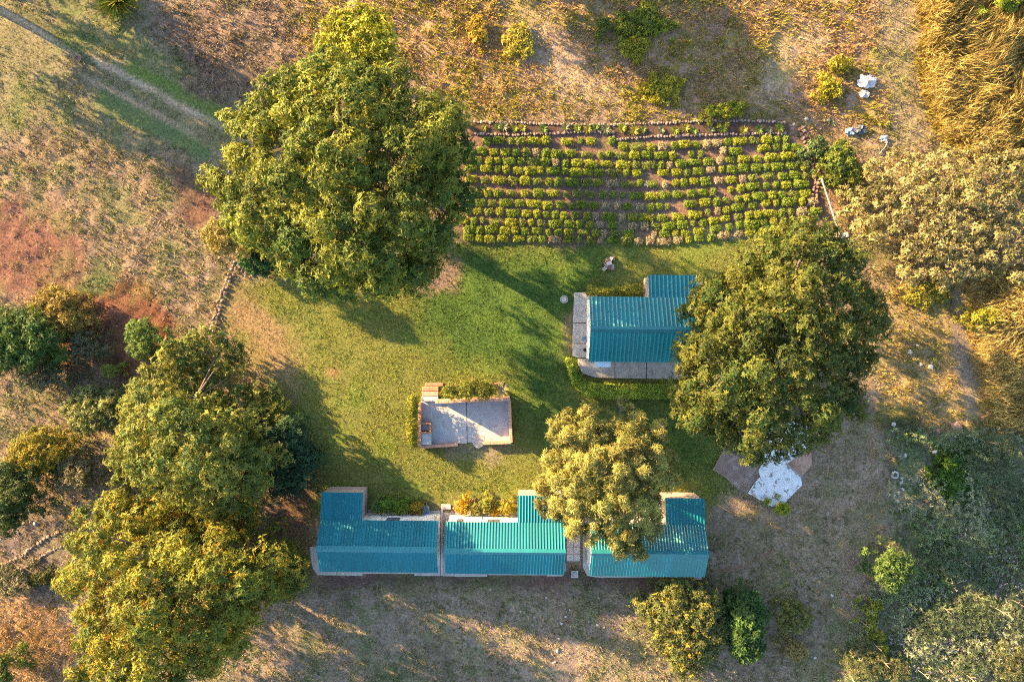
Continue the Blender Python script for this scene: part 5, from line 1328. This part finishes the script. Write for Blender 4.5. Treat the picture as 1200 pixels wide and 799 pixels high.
for k in range(11):
    px = 540 + rg.uniform(0, 10) + (18 if k == 0 else 0) - k * .6
    end = (925, 935, 942, 948, 950, 948, 946, 950, 950, 935, 905)[k]
    while px < end:
        wi = rg.choices((0, 1, 2), (4, 4, 3))[0]; w_ = (.56, .80, 1.06)[wi] * PXM
        c = px + w_ / 2
        if c < 760: t = (c - 550) / 210; y = ROWL[k] * (1 - t) + ROWM[k] * t
        else: t = (c - 760) / 180; t2 = t * t * (3 - 2 * t); y = ROWM[k] * (1 - t2) + ROWR[k] * t2
        if k == 0 and c < 718: y = 166 + rg.uniform(-.5, .5)
        if k == 0 and c >= 718: y = max(y, 169) if c < 850 else max(y, 164)
        centre = math.exp(-((c - 745) / 75) ** 2) * (.3 + .07 * k)
        wts = [3 + 1.5 * (c > 820) * (k < 6), 4 * (1 - centre) + .6, 1.6 + 3 * centre, .5 + 2.6 * centre + (2.5 if k == 10 and c > 680 else 0)]
        if rg.random() > .02 + .06 * centre:
            ki = rg.choices((0, 1, 2, 3), wts)[0]
            o = link('garden_plant', CL[ki, wi, rg.randrange(2)], None, P(c, y + rg.uniform(-.9, .9)))
            s = rg.uniform(.85, 1.12)
            o.scale = (s * rg.uniform(.9, 1.1), s, s * rg.uniform(.8, 1.15)); o.rotation_euler = (0, 0, rg.choice((0, math.pi)) + rg.uniform(-.12, .12))
            tag(o, KINDS[ki][0], 'garden plant', KINDS[ki][0].replace('garden clump', 'clumps'))
            count += 1
        px += w_ + rg.choice((.8, 1.2, 1.6, 2.6))
print('garden plants', count)
for i, px in enumerate((567, 583, 590, 603, 612, 636, 662, 676, 688, 697, 709, 728, 742, 753, 774, 790, 802, 812, 832, 846, 870, 888, 900, 912)):
    yb = 151 if px < 720 else 153 - abs(px - 760) * .005
    g = i % 4
    spiky('bed_plant', ('yellow-green', 'fresh green', 'grey-green', 'lime')[g] + ' leafy plant in the dark stone-edged bed', px, yb + rg.uniform(-2, 2), rg.uniform(.26, .5), 22, *(((0.2, 0.2, 0.03), (0.32, 0.28, 0.04)), ((0.1, 0.17, 0.03), (0.18, 0.24, 0.04)), ((0.14, 0.17, 0.09), (0.22, 0.23, 0.12)), ((0.18, 0.24, 0.02), (0.3, 0.32, 0.03)))[g], 600 + i, group=('yellow-green', 'fresh green', 'grey-green', 'lime')[g] + ' plants in the stone-edged bed', wd=.1, z0=.14, up=.7)

# ------------------------------------------------------------------ grass and weeds (beyond counting)
RG = (-46, 46, -33, 33)


def stuff(name, label, cat, parts, mat=M_GRASS):
    o = leaf_object(name, parts, None, mat)
    tag(o, label, cat, None, 'stuff')
    return o


is_lawn = lambda x, y, q: q[:, 3] < 0.35
not_lawn = lambda x, y, q: q[:, 3] >= 0.35
stuff('lawn_grass', 'short mown green lawn around the patio and lodge', 'grass', [tufts(75000, (-22, 24, -14, 9), 1.0, 3, is_lawn, 1.3)])
stuff('dry_grass', 'short dry tufted grass and weeds on rough ground', 'grass', [tufts(150000, RG, 1.0, 4, not_lawn)])


def weeds(n, seed, h=(.04, .22)):
    x = NR.uniform(-46, 46, n); y = NR.uniform(-33, 33, n)
    px = x * PXM + 600; py = 399.5 - y * PXM
    keep = np.ones(n, bool)
    for poly in KEEP_OUT: keep &= poly_sdf(px, py, poly) < -2
    keep &= poly_sdf(px, py, [(540, 140), (930, 140), (965, 200), (960, 275), (535, 290)]) < 0
    x, y = x[keep], y[keep]
    g, a, b, q = cover(x, y)
    keep = (q[:, 3] > .5) & (NR.random(len(x)) < np.clip((fbm(x, y, .5, seed, 4) - .36) * 4.5, .05, 1) * np.clip(q[:, 1] * 1.2, 0, 1))
    x, y, a, b, q = x[keep], y[keep], a[keep], b[keep], q[keep]; m = len(x)
    t = np.clip((fbm(x, y, .35, seed + 3, 3) - .35) * 3.3 + NR.normal(0, .25, m), 0, 1)[:, None]
    col = (b * t + a * (1 - t)) * NR.uniform(.65, 1.5, (m, 1)) * NR.uniform(.9, 1.1, (m, 3))
    k = 2
    pos = np.repeat(np.stack([x, y, terrain(x, y, q[:, 3])], 1), k, 0)
    pos[:, :2] += NR.normal(0, .11, (m * k, 2)); pos[:, 2] += NR.uniform(h[0], h[1], m * k)
    nr = unit(np.stack([NR.normal(0, .5, m * k), NR.normal(0, .5, m * k), np.ones(m * k)], 1))
    return rosettes(pos, nr, 4, .15, .06, np.repeat(col, k, 0), .1)


stuff('low_weeds', 'low leafy weeds dotted over the rough dry ground', 'weeds', [weeds(40000, 2)], M_LEAF)


def tall_grass(poly, n, h, c1, c2, seed, lean=(0, 0)):
    rng = np.random.default_rng(seed)
    pa = np.array(poly, float); lo, hi = pa.min(0), pa.max(0)
    p = rng.uniform(lo, hi, (n, 2)); sd = poly_sdf(p[:, 0], p[:, 1], poly)
    p = p[sd > rng.uniform(-6, 8, n)]
    x = (p[:, 0] - 600) / PXM; y = (399.5 - p[:, 1]) / PXM
    d = fbm(x, y, .55, 3, 3); k = rng.random(len(x)) < np.clip((d - .3) * 4, .15, 1); x, y, d = x[k], y[k], d[k]
    m = len(x); nb = 5
    mix = np.clip(rng.normal(.5, .3, (m, 1)) + (d[:, None] - .5), 0, 1)
    col = np.array(c1) * (1 - mix) + np.array(c2) * mix
    H = h * rng.uniform(.6, 1.25, m) * (.6 + .8 * d)
    la = np.stack([lean[0] + (fbm(x, y, .3, 8, 2) - .5) * 1.2, lean[1] + (fbm(x, y, .3, 9, 2) - .5) * 1.2], 1)
    B = np.repeat(np.stack([x, y, np.zeros(m)], 1), nb, 0); B[:, :2] += rng.normal(0, .08, (m * nb, 2))
    Hr = np.repeat(H, nb) * rng.uniform(.7, 1.15, m * nb); LR = np.repeat(la, nb, 0) + rng.normal(0, .22, (m * nb, 2))
    C = np.repeat(col, nb, 0) * rng.uniform(.75, 1.25, (m * nb, 1))
    mid = B + np.stack([LR[:, 0] * Hr * .25, LR[:, 1] * Hr * .25, Hr * .6], 1)
    tip = B + np.stack([LR[:, 0] * Hr * .85, LR[:, 1] * Hr * .85, Hr * (1 - .25 * np.hypot(LR[:, 0], LR[:, 1]))], 1)
    w = rng.uniform(.018, .036, m * nb)
    p1 = blades(B, mid, w, C * .8, C)
    ax = tip - mid; ln = np.linalg.norm(ax, axis=1)
    p2 = kites(mid - ax * .1, unit(ax), np.tile([[0., 0., 1.]], (m * nb, 1)) + rng.normal(0, .3, (m * nb, 3)), ln * 1.1, w * 1.3, C * 1.1)
    return [p1, p2]


stuff('tall_grass', 'tall golden dry grass beyond the fence, upslope of the pale dry tree', 'tall grass', tall_grass([(1068, -60), (1280, -60), (1280, 190), (1150, 190), (1105, 165), (1088, 120)], 11000, 1.4, (0.27, 0.21, 0.06), (0.50, 0.39, 0.15), 1, (.25, .15)))
stuff('tall_grass', 'tall golden dry grass between the rutted path and the shaded thicket', 'tall grass', tall_grass([(1128, 335), (1150, 320), (1280, 300), (1280, 510), (1165, 505), (1150, 440)], 9000, 1.2, (0.34, 0.26, 0.08), (0.56, 0.43, 0.17), 2, (.35, 0)))
stuff('rough_grass', 'tawny tufted grass below the terrace stones', 'grass', tall_grass([(-60, 705), (70, 700), (92, 760), (80, 840), (-60, 840)], 1500, .45, (0.30, 0.20, 0.09), (0.42, 0.28, 0.14), 3))


def scrub(poly, n, seed):
    rng = np.random.default_rng(seed)
    pa = np.array(poly, float); p = rng.uniform(pa.min(0), pa.max(0), (n, 2)); p = p[poly_sdf(p[:, 0], p[:, 1], poly) > rng.uniform(-10, 15, len(p))]
    x = (p[:, 0] - 600) / PXM; y = (399.5 - p[:, 1]) / PXM
    d = fbm(x, y, .45, 7, 4); k = rng.random(len(x)) < np.clip((d - .42) * 5, .05, 1); x, y, d = x[k], y[k], d[k]; m = len(x)
    t = np.clip((fbm(x, y, .3, 2, 3) - .3) * 3.0 + rng.normal(0, .15, m), 0, 1)[:, None]
    col = (np.array([[.13, .20, .065]]) * (1 - t) + np.array([[.29, .31, .19]]) * t) * rng.uniform(.6, 1.4, (m, 1))
    pos = np.stack([x, y, .08 + (d - .3) * rng.uniform(.3, 2.2, m)], 1)
    nr = unit(np.stack([rng.normal(0, .5, m), rng.normal(0, .5, m), np.ones(m)], 1))
    return rosettes(pos, nr, 6, .2, .055, col, .2)


stuff('low_scrub', 'low mixed green and grey scrub filling the shaded thicket', 'scrub', [scrub([(1040, 500), (1280, 500), (1280, 860), (985, 860), (1000, 730), (1055, 640), (1035, 560)], 14000, 5)], M_LEAF)


def flowers(poly, n, seed):
    rng = np.random.default_rng(seed)
    pa = np.array(poly, float); p = rng.uniform(pa.min(0), pa.max(0), (n, 2)); p = p[poly_sdf(p[:, 0], p[:, 1], poly) > 0]
    x = (p[:, 0] - 600) / PXM; y = (399.5 - p[:, 1]) / PXM
    k = fbm(x, y, .5, 6, 3) > .48; x, y = x[k], y[k]; m = len(x)
    pos = np.stack([x, y, rng.uniform(.3, .7, m)], 1)
    nr = unit(np.stack([rng.normal(0, .3, m), rng.normal(0, .3, m), np.ones(m)], 1))
    fl = rosettes(pos, nr, 5, .075, .05, np.where(rng.random((m, 1)) < .7, np.array([[.34, .25, .34]]), np.array([[.40, .33, .35]])), 0)
    pos2 = pos.copy(); pos2[:, 2] *= rng.uniform(.2, .85, m); pos2[:, :2] += rng.normal(0, .12, (m, 2))
    lf = rosettes(pos2, nr, 6, .18, .08, np.array([[.09, .13, .05]]) * rng.uniform(.6, 1.5, (m, 1)), .2)
    lf2 = rosettes(pos2 + rng.normal(0, .15, (m, 3)) * np.array([1, 1, .3]), nr, 6, .18, .08, np.array([[.12, .15, .07]]) * rng.uniform(.6, 1.5, (m, 1)), .2)
    return [fl, lf, lf2]


stuff('flowering_weeds', 'mauve-flowered low weeds carpeting the shaded thicket', 'weeds', flowers([(1085, 600), (1280, 560), (1280, 860), (1000, 860), (1030, 760), (1060, 690)], 3800, 3), M_LEAF)
